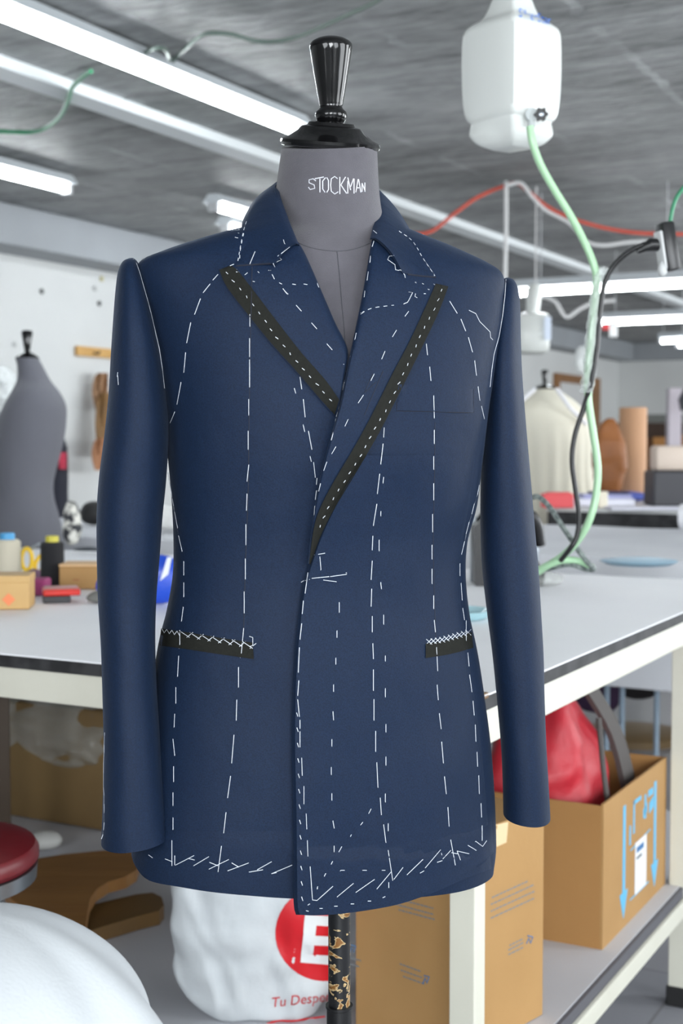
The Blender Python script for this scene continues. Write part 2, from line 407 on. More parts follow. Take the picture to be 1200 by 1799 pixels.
form = empty('dress_form', base, 0, 'charcoal dress form with glossy black knob, wearing the navy basted jacket', 'dress form')
fr = ringset(FORM, 90, 64, sk=.03, p=.97); 

for k_, r in enumerate(fr):
    t_ = max(0, 1-k_/14)
    cy_ = sum(q.y for q in r)/len(r)
    for q in r: q.z += (q.y-cy_)*math.tan(math.radians(13))*t_
fs = Surf(); fb = MB(); fb.rings(fr); fs.add(fb.v, fb.f)
def blt(mb, name, m, root, **k):
    mb.v = local(root, mb.v); return mb.build(name, m, root, **k)
torso = blt(MB().rings(fr), 'torso', formcloth, form, angle=80)
# seam lines and stencilled word on the neck
def strokes(surf, lists, r, off, n=5, k=6, sm=False):
    mb = MB()
    for l in lists:
        pts = smoothpath([Vector(q) for q in l], k) if (sm and len(l) > 2) else [Vector(q) for q in l]
        L = sum((pts[i+1]-pts[i]).length for i in range(len(pts)-1)); N = max(2, int(L/9)+1)
        if not sm:
            q = []
            for a, b in zip(pts, pts[1:]):
                m_ = max(1, int((b-a).length/8)); q += [a.lerp(b, i/m_) for i in range(m_)]
            q.append(pts[-1]); pts = q
        else: pts = resample(pts, N)
        mb.tube([surf.pt(p.x, p.y, off) for p in pts], r, n)
    return mb
blt(strokes(fs, [[(500, 405), (520, 424), (550, 436), (590, 441), (625, 437), (655, 425)], [(592, 441), (596, 480), (600, 530), (604, 570), (608, 625)]], .0005, .0001, sm=True),
    'seam', M('dark_seam_thread', (60, 60, 66), .8), torso)
ST = [[[(555, 318), (550, 314), (543, 316), (543, 321), (552, 325), (553, 331), (545, 333), (542, 329)]],
      [[(553, 314), (569, 311)], [(562, 314), (562, 338)]],
      [[(572, 312), (567, 318), (567, 332), (571, 338)], [(574, 338), (577, 333), (577, 317), (574, 312)]],
      [[(593, 314), (588, 310), (582, 314), (581, 325), (582, 336), (588, 341), (594, 337)]],
      [[(597, 311), (597, 341)], [(607, 311), (599, 325), (609, 340)]],
      [[(611, 318), (611, 340)], [(611, 312), (616, 334)], [(616, 328), (621, 314)], [(622, 314), (622, 340)]],
      [[(625, 338), (629, 315)], [(630, 315), (634, 338)], [(627, 330), (631, 330)]],
      [[(636, 337), (636, 322)], [(636, 322), (641, 335)], [(641, 337), (641, 321)]]]
for l in ST: blt(strokes(fs, l, .0006, .0001), 'stencil_letter', M('white_stencil_paint', (196, 197, 204), .7), torso)
# neck cap, tilted with the cut of the neck
ctop = (P(496, 247, YC-.03)+P(661, 261, YC+.03))/2
mt = Matrix.Translation(ctop-Vector((0, 0, 0))) @ Matrix.Rotation(math.radians(12.5), 4, 'X') @ Matrix.Rotation(math.radians(4.0), 4, 'Y')
capmb = MB().lathe([(.050, -.004), (.0535, -.003), (.0545, 0), (.0535, .003), (.051, .0045), (.046, .0065), (.036, .0135), (.0335, .0165), (.032, .018), (.026, .0195), (.0245, .0225), (.017, .024)], 48, mt)
cap = blt(capmb, 'neck_cap', gloss, form, angle=30)
kt = Matrix.Translation(ctop+Vector((.001, 0, .018))) @ Matrix.Rotation(math.radians(5), 4, 'X')
blt(MB().lathe([(.011, 0), (.0125, .004), (.0160, .008), (.0175, .0125), (.0168, .016), (.0135, .019), (.0120, .0215), (.0128, .024), (.0130, .026), (.0150, .036), (.0185, .056), (.0222, .078), (.0232, .083), (.0228, .0865), (.0205, .0895), (.0150, .0925), (.008, .0945), (.001, .095)], 48, kt), 'knob', gloss, form, angle=50)
# pole and stand
px_ = P(596, 1610, YC); bx, by = px_.x, px_.y
tape = bpy.data.materials.new('peeling_black_and_gold_tape'); tape.use_nodes = True
nt = tape.node_tree; b = nt.nodes['Principled BSDF']; b.inputs['Roughness'].default_value = .35
tc = nt.nodes.new('ShaderNodeTexCoord'); mp = nt.nodes.new('ShaderNodeMapping'); mp.inputs['Scale'].default_value = (1.2, 1.2, 2.2)
n1 = nt.nodes.new('ShaderNodeTexNoise'); n1.inputs['Scale'].default_value = 42; n1.inputs['Detail'].default_value = 5; n1.inputs['Distortion'].default_value = .8
r1 = nt.nodes.new('ShaderNodeValToRGB'); r1.color_ramp.elements[0].position = .56; r1.color_ramp.elements[0].color = L3((16, 17, 20))
r1.color_ramp.elements[1].position = .575; r1.color_ramp.elements[1].color = L3((196, 172, 128)); e = r1.color_ramp.elements.new(.63); e.color = L3((120, 78, 30))
nt.links.new(tc.outputs['Object'], mp.inputs[0]); nt.links.new(mp.outputs[0], n1.inputs[0]); nt.links.new(n1.outputs['Fac'], r1.inputs[0]); nt.links.new(r1.outputs[0], b.inputs['Base Color'])
zc = P(596, 1765, YC).z
blt(MB().tube([(bx, by, zc-.02), (bx, by, P(0, 1285, YC).z)], .0122, 24), 'pole', tape, form)
blt(MB().lathe([(.0140, .03), (.0140, zc-.004), (.0152, zc-.003), (.0152, zc), (.0128, zc)], 24, None, bx, by), 'lower_pole', M('black_painted_steel', (14, 14, 16), .35), form)
blt(MB().lathe([(.17, 0), (.17, .012), (.16, .018), (.04, .024), (.02, .05), (.014, .06)], 40, None, bx, by), 'base_plate', MATS['black_painted_steel'], form)

# --- jacket cloth
def wool(name, col, dark):
    m = bpy.data.materials.new(name); m.use_nodes = True; nt = m.node_tree; b = nt.nodes['Principled BSDF']
    b.inputs['Roughness'].default_value = .62; b.inputs['Specular IOR Level'].default_value = .15
    b.inputs['Sheen Weight'].default_value = .06; b.inputs['Sheen Roughness'].default_value = .4; b.inputs['Sheen Tint'].default_value = (.55, .7, 1, 1)
    tc = nt.nodes.new('ShaderNodeTexCoord')
    n = nt.nodes.new('ShaderNodeTexNoise'); n.inputs['Scale'].default_value = 700; n.inputs['Detail'].default_value = 2
    r = nt.nodes.new('ShaderNodeValToRGB'); r.color_ramp.elements[0].position = .3; r.color_ramp.elements[1].position = .7
    r.color_ramp.elements[0].color = L3(dark); r.color_ramp.elements[1].color = L3(col)
    n2 = nt.nodes.new('ShaderNodeTexNoise'); n2.inputs['Scale'].default_value = 11; n2.inputs['Detail'].default_value = 5; n2.inputs['Distortion'].default_value = .1
    ad = nt.nodes.new('ShaderNodeMath'); ad.operation = 'MULTIPLY_ADD'; ad.inputs[1].default_value = .04
    bp = nt.nodes.new('ShaderNodeBump'); bp.inputs['Strength'].default_value = .4; bp.inputs['Distance'].default_value = .008
    for q in (n, n2): nt.links.new(tc.outputs['Object'], q.inputs[0])
    nt.links.new(n.outputs['Fac'], r.inputs[0]); nt.links.new(r.outputs[0], b.inputs['Base Color'])
    nt.links.new(n.outputs['Fac'], ad.inputs[0]); nt.links.new(n2.outputs['Fac'], ad.inputs[2])
    nt.links.new(ad.outputs[0], bp.inputs['Height']); nt.links.new(bp.outputs[0], b.inputs['Normal'])
    return m
navy = wool('navy_wool', (17, 33, 57), (11, 24, 43))
blacktape = M('black_stay_tape', (27, 28, 24), .85, var=(300, (19, 20, 17), .3), bump=(700, .1), spec=.2)
threadm = M('white_basting_cotton', (200, 205, 212), .8, spec=.1)
jacket = empty('suit_jacket', base+Vector((0, 0, P(0, 1600, YC).z)), 0, 'half-made navy wool suit jacket with white basting stitches and black tapes', 'jacket')
BODY = [(452, 384, 684, 396, .066, .078), (425, 394, 706, 408, .070, .082), (380, 407, 752, 427, .076, .088), (330, 424, 806, 447, .083, .092), (278, 443, 858, 470, .090, .096),
        (242, 462, 882, 490, .096, .10), (240, 500, 884, 528, .106, .105), (256, 560, 880, 588, .118, .11), (272, 640, 868, 660, .128, .11), (286, 720, 858, 730, .132, .11),
        (294, 800, 850, 808, .129, .105), (301, 880, 841, 885, .121, .10), (304, 940, 824, 948, .115, .098), (303, 1010, 820, 1010, .112, .10), (293, 1075, 826, 1070, .114, .105),
        (279, 1130, 838, 1128, .119, .112), (268, 1200, 848, 1195, .124, .118), (254, 1300, 861, 1290, .130, .122), (240, 1400, 869, 1385, .134, .126), (230, 1475, 873, 1465, .136, .128), (231, 1510, 868, 1512, .136, .128)]
br = ringset(BODY, 110, 120, wr=.0045, seed=3)
# trim the lower left front corner and hem sweep: lower front edge follows the photo's hem
full = MB().rings(br, cap0=False, cap1=False)
bs = Surf(); bs.add(full.v, full.f)          # outer surface used for laying pieces on
VHOLE = [(462, 318), (500, 440), (545, 535), (592, 632), (604, 648), (622, 640), (650, 545), (668, 440), (680, 396), (684, 318)]
vs, fc = full.v, []
for f in full.f:
    c = sum((full.v[i] for i in f), Vector())/len(f); x, y = proj(c)
    if c.y < YC+.0 and inpoly(x, y, VHOLE): continue
    if y < 396 and c.y < YC: continue
    fc.append(f)
bm_ = MB(); bm_.v = vs; bm_.f = fc
# inner lining surface so the cloth has thickness
cen = [sum(r, Vector())/len(r) for r in br]; na = len(br[0])
inner = [v + (cen[i//na]-v).normalized()*.004 for i, v in enumerate(vs)]
n0 = len(vs); allv = list(vs)+inner; allf = list(fc)+[tuple(i+n0 for i in f[::-1]) for f in fc]
ec = {}
for f in fc:
    for a, b2 in zip(f, f[1:]+f[:1]): ec[(a, b2)] = 1
for (a, b2) in list(ec):
    if (b2, a) not in ec: allf.append((b2, a, a+n0, b2+n0))
body = MB(); body.v = allv; body.f = allf
body = blt(body, 'body', navy, jacket, angle=70)

JS = Surf(); JS.add(full.v, fc)              # everything the threads can lie on
def layer(name, pa, pb, n, m, off, th, mat, parent=None, surf=None, sm=True, prof=None, label=None, extra=None):
    """cloth piece between two outlines (photo points) laid over the jacket, off(u,v) above it"""
    surf = surf or bs
    A = resample(smoothpath([Vector(q) for q in pa], 8) if sm else [Vector(q) for q in pa], n)
    B = resample(smoothpath([Vector(q) for q in pb], 8) if sm else [Vector(q) for q in pb], n)
    g = []; bk = []
    for i in range(n):
        r = []; rb = []
        for j in range(m):
            v = j/(m-1); q = A[i].lerp(B[i], v); o = off(i/(n-1), v)
            p = surf.pt(q.x, q.y, o); d = ray(q.x, q.y).normalized()
            r.append(p); rb.append(p+d*th)
        g.append(r); bk.append(rb)
    mb = MB().sheet(g, bk); JS.add(mb.v, mb.f)
    o = blt(mb, name, mat, parent or jacket, angle=60)
    if label: o['label'] = label
    return o
# overlapping front: panel from the front edge towards the side
edge = [(640, 800), (600, 862), (566, 930), (545, 985), (532, 1030), (524, 1080), (517, 1150), (513, 1230), (512, 1320), (514, 1420), (515, 1520), (516, 1588), (520, 1606)]
side = [(835, 800), (828, 862), (816, 930), (808, 985), (808, 1030), (812, 1080), (822, 1150), (834, 1230), (846, 1320), (855, 1420), (860, 1480), (862, 1508), (864, 1527)]
def layer2(name, rowsL, rowsR, hem, n, m, off, th):
    pass
def ovoff(u, v):
    k = max(0, 1-v/.62); edge_r = math.sqrt(max(0, 1-(max(0, .02-v)/.02)**2))
    q = noise.noise(Vector((v*3.1, u*5.2, 4)))+.5*noise.noise(Vector((v*9, u*12, 9)))
    return .0015 + .0095*(k**1.3)*(.35+.65*edge_r) + .0016*q*min(1, v*6)*min(1, (1-v)*5)
# rows run top to bottom; the hem is bowed down in the middle
Ae = resample(smoothpath([Vector(q) for q in edge], 8), 90); Be = resample(smoothpath([Vector(q) for q in side], 8), 90)
hemL, hemR = Vector((520, 1608)), Vector((864, 1527))
hempts = resample(smoothpath([Vector(q) for q in [(520, 1609), (560, 1610), (610, 1606), (660, 1599), (705, 1590), (745, 1577), (780, 1563), (815, 1546), (864, 1526)]], 6), 50)
g = []; bk = []
for i in range(90):
    r = []; rb = []; u = i/89
    for j in range(50):
        v = j/49; q = Ae[i].lerp(Be[i], v); sag = hempts[j]-Vector((520, 1608)).lerp(Vector((864, 1527)), v)
        q = q + Vector((0, sag.y))*(max(0, (u-.45)/.55)**1.5)
        p = bs.pt(min(q.x, 862), min(q.y, 1570 - 0*v), 0) if q.y > 1570 else bs.pt(q.x, q.y, 0)
        if q.y > 1500:                      # below the trimmed body keep hanging straight
            y0 = 1500; p0 = bs.pt(q.x if q.x < 850 else 850, y0, 0); p = P(q.x, q.y, p0.y - .004)
            if q.x > 850: p.y = p0.y + (q.x-850)*.0013; p = P(q.x, q.y, p.y)
        d = ray(q.x, q.y).normalized(); p = p-d*ovoff(u, v); r.append(p); rb.append(p+d*.0022)
    g.append(r); bk.append(rb)
mb = MB().sheet(g, bk); JS.add(mb.v, mb.f); front = blt(mb, 'front_overlap', navy, jacket, angle=60)
# under layer below the trimmed ring: left front hem
hl = [(232, 1478), (231, 1500), (238, 1522), (262, 1547), (320, 1559), (370, 1567), (430, 1573), (520, 1579), (620, 1578), (720, 1562), (790, 1545), (845, 1520), (868, 1496)]
ht = [(238, 1430), (237, 1440), (240, 1450), (262, 1458), (320, 1460), (370, 1460), (430, 1460), (520, 1460), (620, 1460), (720, 1460), (790, 1455), (842, 1448), (864, 1440)]
A_ = resample(smoothpath([Vector(q) for q in ht], 6), 80); B_ = resample(smoothpath([Vector(q) for q in hl], 6), 80); g = []; bk = []
for i in range(80):
    r = []; rb = []
    t = bs.pt(A_[i].x, A_[i].y, 0)
    for j in range(14):
        v = j/13; q = A_[i].lerp(B_[i], v); p = P(q.x, q.y, t.y-.0015*min(1, v*4)); d = ray(q.x, q.y).normalized(); r.append(p); rb.append(p+d*.003)
    g.append(r); bk.append(rb)
mb = MB().sheet(g, bk); JS.add(mb.v, mb.f); blt(mb, 'hem', navy, jacket, angle=60)
# lapels
def lapoff(hi, lo, sharp=.10):
    def f(u, v):
        hi_ = lo+(hi-lo)*min(1, .35+u/.15); e = min(1, v/sharp); r = math.sqrt(max(0, 1-(1-e)**2))
        return lo + (hi_-lo)*((1-v)**1.2)*(.25+.75*r)
    return f
layer('lapel', [(523, 424), (536, 446), (560, 500), (588, 565), (611, 615), (606, 660), (594, 722)], [(384, 473), (397, 503), (431, 549), (474, 602), (519, 652), (561, 701), (587, 731)], 60, 26, lapoff(.013, .0025), .0025, navy)
# the buttoning-side lapel: roll line long and soft
layer('lapel', [(656, 412), (650, 440), (638, 510), (625, 575), (611, 640), (597, 710), (580, 770), (562, 840), (552, 900), (545, 950), (541, 990)],
      [(789, 503), (771, 551), (744, 608), (717, 662), (693, 711), (669, 758), (641, 807), (613, 854), (587, 897), (565, 941), (546, 992)], 90, 26, lapoff(.017, .0055), .003, navy)
# stay tapes
layer('stay_tape', [(385, 474), (398, 503), (432, 548), (475, 601), (520, 651), (562, 700), (588, 729)], [(406, 466), (420, 478), (449, 515), (487, 565), (530, 620), (572, 668), (596, 702)], 60, 6, lambda u, v: .0012, .0012, blacktape, surf=JS)
layer('stay_tape', [(766, 498), (745, 545), (718, 603), (692, 652), (668, 700), (645, 745), (617, 795), (590, 840), (566, 885), (552, 925), (543, 990)], [(788, 503), (770, 550), (743, 607), (716, 662), (692, 710), (668, 757), (640, 806), (612, 853), (586, 896), (564, 940), (545, 992)], 90, 6, lambda u, v: .0012, .0012, blacktape, surf=JS)
# pockets
layer('welt_pocket', [(700, 675), (765, 679), (832, 684)], [(697, 721), (762, 723), (832, 726)], 24, 6, lambda u, v: .0012*(math.sin(math.pi*min(1, max(0, u)))**.2)+.0006*v, .001, navy, surf=JS)
layer('jetted_pocket', [(283, 1104), (330, 1111), (390, 1121), (444, 1129)], [(280, 1134), (330, 1141), (390, 1150), (446, 1158)], 30, 6, lambda u, v: .0012, .001, blacktape, surf=JS, label='black unsewn pocket facing on the left front')
layer('jetted_pocket', [(748, 1131), (775, 1127), (800, 1121), (829, 1110)], [(748, 1156), (775, 1152), (800, 1147), (832, 1138)], 24, 6, lambda u, v: .0012, .001, blacktape, surf=JS, label='black unsewn pocket facing on the right front')

# collar: fold line round the neck, outer edge falling on the shoulders
def P3(x, y, Y): return P(x, y, Y)
fold = [(523, 425, 1.398), (500, 375, 1.435), (483, 334, 1.475), (486, 322, 1.53), (515, 300, 1.588), (575, 292, 1.610), (632, 306, 1.605), (662, 330, 1.565), (666, 352, 1.52), (664, 384, 1.47), (655, 414, 1.425)]
outer = [(482, 463, 1.400), (415, 466, 1.425), (425, 392, 1.475), (436, 372, 1.535), (468, 372, 1.61), (575, 376, 1.655), (680, 386, 1.64), (722, 408, 1.60), (728, 420, 1.555), (766, 486, 1.485), (708, 480, 1.445)]
NF = 90
fo = resample(smoothpath([P(*q) for q in fold], 10), NF)
# pair outer points by control index so the collar points stay put
def paired(ctrl, n):
    out = []; m = len(ctrl)-1
    pts = [P(*q) for q in ctrl]
    for i in range(n):
        t = i/(n-1)*m; k = min(int(t), m-1); out.append(pts[k].lerp(pts[k+1], t-k))
    return out
fo = []
fc_ = [P(*q) for q in fold]; sm_ = smoothpath(fc_, 9); NF = len(sm_); fo = sm_
ou_c = [P(*q) for q in outer]; ou = []
smo = smoothpath(ou_c, 9)
for i in range(NF):
    t = i/9; k = min(int(t), len(ou_c)-2)
    lin_ = ou_c[k].lerp(ou_c[k+1], t-k)
    ou.append(lin_ if k in (0, 1, 8, 9) else smo[i].lerp(lin_, .3))
g = []; bk = []; NJ = 14
for i in range(NF):
    r = []; rb = []
    ctr = P(578, 380, YC); 
    for j in range(NJ):
        v = j/(NJ-1); q = fo[i].lerp(ou[i], v); rad = Vector((q.x-ctr.x, q.y-ctr.y, 0)).normalized()
        bulge = math.sin(math.pi*min(1, v*1.0))*.006*(1-v*.4)+(.004*(1-(1-min(1, v/.12))**2)-.004 if v < .12 else 0)
        p = q+(rad+Vector((0, 0, .6))).normalized()*bulge
        r.append(p); rb.append(rad)
    g.append(r); bk.append(rb)
# keep the fall above the cloth it lies on: lift each point as needed, then even the lift out
lift = [[0.0]*NJ for _ in range(NF)]
for i in range(NF):
    for j in range(NJ):
        p = g[i][j]; x, y = proj(p)
        if p.y < YC+.03:
            h = JS.cast(x, y)
            if h and h[0].y < p.y+.0045: lift[i][j] = p.y-(h[0].y-.0045)
need = [r[:] for r in lift]
for _ in range(60):
    new = [r[:] for r in lift]
    for i in range(NF):
        for j in range(NJ):
            nb = [lift[a][c_] for a, c_ in ((i-1, j), (i+1, j), (i, j-1), (i, j+1), (i, j)) if 0 <= a < NF and 0 <= c_ < NJ]
            new[i][j] = max(need[i][j]*.9, sum(nb)/len(nb))
    lift = new
for i in range(NF):
    for j in range(NJ):
        p = g[i][j]; x, y = proj(p)
        if lift[i][j] > 1e-5: p = P(x, y, p.y-lift[i][j])
        g[i][j] = p; bk[i][j] = p-(bk[i][j]*.7+Vector((0, 0, .3)))*.003+Vector((0, .002, 0))
collar = MB().sheet(g, bk); JS.add(collar.v, collar.f)
# stand inside the fold
g2 = []; b3 = []
for i in range(NF):
    q = fo[i]; rad = Vector((q.x-ctr.x, q.y-ctr.y, 0)).normalized(); r = []; rb = []
    for j in range(5):
        p = q - Vector((0, 0, .040))*(j/4) - rad*(.001+.002*j/4) ; r.append(p); rb.append(p+rad*.002)
    g2.append(r); b3.append(rb)
cobj = blt(collar, 'collar', navy, jacket, angle=60)
blt(MB().sheet(g2, b3), 'collar_stand', navy, jacket, angle=60)

# sleeves
def sleeve(rows, depth, wr, seed, name='sleeve'):
    R_ = smoothpath([Vector(t) for t in rows], 7); out = []; na = 72
    for t in R_:
        xl, yl, xr, yr, Y, b_ = t; c = (P(xl, yl, Y)+P(xr, yr, Y))/2; A = (P(xr, yr, Y)-P(xl, yl, Y))/2; vh = Vector((c.x, c.y, 0)).normalized()
        A = A-vh*A.dot(vh); fd = -vh; r = []
        for i in range(na):
            th = 2*math.pi*i/na; cs, sn = math.cos(th), math.sin(th)
            q = c+A*math.copysign(abs(cs)**.9, cs)+fd*(-math.copysign(abs(sn)**.95, sn))*b_
            k = noise.noise(Vector((q.x*16+seed, q.y*7, q.z*5.5)))+.35*noise.noise(Vector((q.x*40+seed, q.y*20, q.z*14)))
            q = q+fd*(k*wr*(-1 if sn > 0 else 1)); r.append(q)
        out.append(r)
    # turn in at the cuff
    last = out[-1]; c = sum(last, Vector())/len(last)
    for s_, dz in ((.93, .0), (.86, .012), (.78, .03)): out.append([c+(p-c)*s_+Vector((0, 0, dz)) for p in last])
    mb = MB().rings(out, cap0=True, cap1=False); JS.add(mb.v, mb.f)
    o = blt(mb, name, navy, jacket, angle=60); return o
YL = 1.455
LS = [(224, 456, 236, 455, YL, .010), (214, 463, 243, 463, YL, .028), (207, 480, 249, 480, YL, .043), (203, 510, 258, 510, YL, .056), (199, 560, 270, 560, YL-.002, .066), (195, 620, 283, 620, YL-.004, .071),
      (191, 690, 293, 690, YL-.006, .073), (184, 760, 297, 760, YL-.008, .072), (174, 840, 292, 845, YL-.01, .069), (170, 900, 286, 905, YL-.014, .067), (170, 970, 281, 975, YL-.018, .064), (172, 1050, 275, 1050, YL-.022, .060),
      (177, 1130, 273, 1128, YL-.028, .058), (180, 1220, 276, 1215, YL-.034, .056), (182, 1300, 282, 1292, YL-.04, .054), (181, 1390, 290, 1380, YL-.046, .052), (178, 1478, 301, 1464, YL-.05, .050)]
YRs = 1.565
RS = [(886, 490, 896, 489, YRs, .010), (878, 496, 905, 496, YRs, .030), (872, 512, 911, 512, YRs-.002, .045), (866, 540, 914, 540, YRs-.004, .056), (860, 590, 915, 590, YRs-.006, .064), (853, 650, 917, 650, YRs-.008, .068),
      (849, 720, 922, 720, YRs-.010, .068), (846, 790, 928, 790, YRs-.014, .066), (844, 860, 934, 860, YRs-.018, .062), (844, 930, 940, 930, YRs-.022, .058), (847, 1000, 946, 1000, YRs-.026, .055), (856, 1080, 951, 1080, YRs-.03, .053),
      (865, 1150, 955, 1150, YRs-.034, .052), (873, 1230, 957, 1230, YRs-.038, .051), (880, 1310, 960, 1310, YRs-.042, .050), (883, 1375, 964, 1378, YRs-.045, .049), (884, 1428, 967, 1436, YRs-.047, .048)]
s1 = sleeve(LS, -1, .003, 1.3); s2 = sleeve(RS, 1, .0025, 7.7)

# darts and pressed lines
seamm = M('dark_navy_line', (14, 20, 36), .8)  # slightly darker navy for dart, seam and press lines
for l in ([(764, 742), (763, 850), (761, 950), (763, 1050), (766, 1128)], [(443, 468), (441, 560), (438, 700), (436, 860), (431, 1000), (428, 1118)]):
    blt(strokes(JS, [l], .00045, -.0001, sm=True), 'dart_seam', seamm, jacket)
blt(strokes(JS, [[(832, 684), (832, 725), (697, 722), (697, 706)]], .00045, 0.0), 'welt_seam', seamm, jacket)
for l in ([(415, 467), (445, 465), (475, 463)], [(716, 482), (740, 485), (765, 487)]): blt(strokes(JS, [l], .0009, 0.0002), 'notch_seam', seamm, jacket)
blt(strokes(JS, [[(655, 656), (640, 690), (660, 672)], [(673, 652), (650, 705), (640, 730)]], .0004, 0), 'press_mark', seamm, jacket)
# ---- basting threads: each running line of thread is one part; numbers are photo points
def dash(path, on, off, j=0):
    pts = resample(smoothpath([Vector(q) for q in path], 10), 400); d = [0]
    for a, b in zip(pts, pts[1:]): d.append(d[-1]+(b-a).length)
    def at(s):
        for i in range(len(d)-1):
            if d[i+1] >= s: return pts[i].lerp(pts[i+1], (s-d[i])/max(1e-9, d[i+1]-d[i]))
        return pts[-1]
    s = 0; out = []
    while s < d[-1]:
        a = at(s); b = at(min(s+on, d[-1])); out.append([(a.x+random.uniform(-j, j), a.y), (b.x+random.uniform(-j, j), b.y)]); s += on+off
    return out
def v(x, *ys):                       # vertical dashes at x
    return [[(x, ys[i]), (x, ys[i+1])] for i in range(0, len(ys), 2)]
def sg(*q): return [[(q[i], q[i+1]), (q[i+2], q[i+3])] for i in range(0, len(q), 4)]
T = []
T.append(sg(383,482,374,492, 369,499,357,514, 352,525,342,552, 335,567,328,602, 326,620,323,654, 318,672,311,710, 307,724,299,743))
T.append(sg(295,830,297,843, 303,878,305,888, 307,900,312,927, 314,942,320,968)+v(323,987,1010,1024,1048)+sg(322,1067,319,1091, 316,1108,316,1132, 314,1153,312,1188, 309,1208,309,1235, 307,1255,306,1277, 304,1299,307,1327)+v(305,1347,1373)+v(304,1393,1415,1437,1457)+sg(302,1477,302,1521, 307,1503,307,1520))
T.append(v(439,552,573)+v(438.5,595,627,632,680)+v(437,702,729)+v(436,758,789)+sg(437,817,434,845, 434,868,433,896)+v(432,922,957)+v(431,982,1017)+v(429,1040,1077)+sg(428,1104,424,1147)+v(419,1173,1207)+sg(416,1230,415,1265, 411,1292,407,1340, 405,1364,400,1401, 397,1428,393,1463, 389,1487,383,1532))
T.append([[(290,1509),(303,1514)], [(308,1520),(341,1503)], [(330,1508),(342,1511)], [(340,1521),(367,1505)], [(368,1515),(383,1521)], [(367,1527),(402,1510)], [(400,1530),(437,1516)], [(407,1516),(419,1523)], [(438,1532),(462,1528)], [(452,1528),(477,1514)], [(477,1535),(513,1520)], [(477,1535),(486,1533)], [(261,1502),(268,1507)]])
T.append(sg(657,423,654,433, 651,450,650,461, 647,478,645,492, 641,512,640,522)+sg(626,585,624,595, 615,627,611,638, 605,672,602,684, 595,718,591,731, 585,762,582,773, 590,785,583,797, 574,812,569,826, 563,850,560,863, 556,862,554,878, 557,840,556,850, 553,890,552,905))
T.append(sg(718,547,712,555, 696,581,690,591, 676,618,671,630, 657,658,652,668, 638,695,630,707, 611,738,606,749))
T.append(dash([(777,508),(765,540),(748,572),(725,620),(700,675),(680,718),(660,750),(640,790),(610,838),(580,885),(560,930)],4,14,1.2))
T.append(dash([(398,478),(415,500),(432,520),(457,552),(480,585),(510,622),(535,650),(560,678),(588,712)],4,14,1.5))
T.append(sg(749,604,751,623, 755,645,757,668, 762,696,763,734, 763,756,763,779)+v(762,802,824,850,878)+v(760,904,934)+v(759,958,982,1000,1025)+v(762,1047,1069)+sg(763,1090,765,1110, 767,1138,769,1178, 768,1204,770,1229, 772,1254,775,1280, 776,1304,779,1340, 781,1365,784,1394, 787,1419,789,1451, 792,1476,800,1520))
T.append(sg(790,529,803,550, 810,561,818,581, 823,593,830,618, 834,634,837,659, 840,680,843,703, 846,714,851,736)+sg(842,852,839,868, 833,886,829,902, 824,918,819,937, 816,952,811,973)+v(808,991,1011)+sg(810,1025,812,1054, 813,1069,816,1089, 819,1090,819,1124, 822,1148,824,1170, 825,1186,829,1215, 831,1232,833,1256, 835,1274,836,1302, 838,1322,839,1346, 841,1363,842,1394, 845,1412,846,1435, 847,1451,847,1477))
T.append(sg(675,751,674,768, 673,780,669,815, 667,833,663,867, 662,886,656,923, 655,942,654,966, 654,986,652,1018, 653,1035,652,1065, 654,1083,654,1110, 655,1131,656,1157, 656,1177,656,1213, 657,1229,657,1265, 660,1285,660,1320, 662,1340,664,1383, 668,1402,670,1431, 674,1449,678,1480, 682,1494,690,1547))
T.append(sg(674,838,673,847, 669,900,669,905)+v(666,950,966)+sg(669,1025,670,1033)+v(674,1082,1095)+v(677,1154,1160,1211,1223)+v(678,1274,1285,1331,1343)+v(677,1396,1408)+v(682,1448,1460)+v(683,1550,1560))
T.append(v(596,1058,1075)+v(592,1109,1119)+v(590,1157,1166)+v(586,1204,1214)+sg(585,1251,586,1264)+v(583,1300,1310)+v(582,1349,1360)+v(583,1395,1405)+sg(585,1443,587,1454)+v(587,1487,1497))
T.append(sg(541,1006,536,1042, 533,1056,531,1078, 530,1096,527,1123, 526,1138,524,1181, 525,1196,523,1222, 523,1229,526,1259, 527,1265,527,1280)+v(527,1285,1312)+sg(530,1332,531,1362)+v(534,1382,1412)+sg(538,1430,539,1456, 540,1477,541,1504)+[[(545,1523),(549,1581),(557,1582),(585,1557)]])
T.append([[(521+(i*.75),y),(523+(i*.75),y+6)] for i,y in enumerate(range(1252,1590,27))]+sg(538,1600,542,1601, 541,1590,544,1588, 562,1596,566,1596, 588,1592,592,1592, 617,1588,621,1588, 647,1583,651,1583, 673,1577,677,1575))
T.append(sg(592,1576,621,1552, 625,1568,658,1545, 662,1562,687,1532, 692,1545,708,1524, 715,1537,743,1510, 747,1525,774,1493, 778,1509,792,1494, 768,1515,777,1512, 738,1534,745,1530)+[[(803,1495),(809,1511)],[(803,1495),(824,1500)],[(822,1485),(837,1494)],[(793,1498),(803,1500)],[(836,1478),(848,1487),(855,1477)]])
T.append(sg(652,1421,648,1429, 637,1445,634,1449, 617,1467,616,1469, 600,1488,598,1492, 584,1514,582,1518, 572,1535,570,1539, 558,1558,557,1562, 599,1529,604,1529, 638,1529,643,1529, 672,1529,677,1529))
T.append([[(498,421),(500,428),(509,434),(488,450),(495,456),(480,463),(483,469)], [(448,442),(438,466)]])
T.append([[(405,397),(415,398),(421,404),(407,405),(420,410)], [(413,417),(418,418)]])
T.append(dash([(433,389),(428,405),(423,430),(418,458)],5,6)+dash([(428,410),(422,440),(421,458)],5,8)+sg(415,478,420,478, 404,467,411,464))
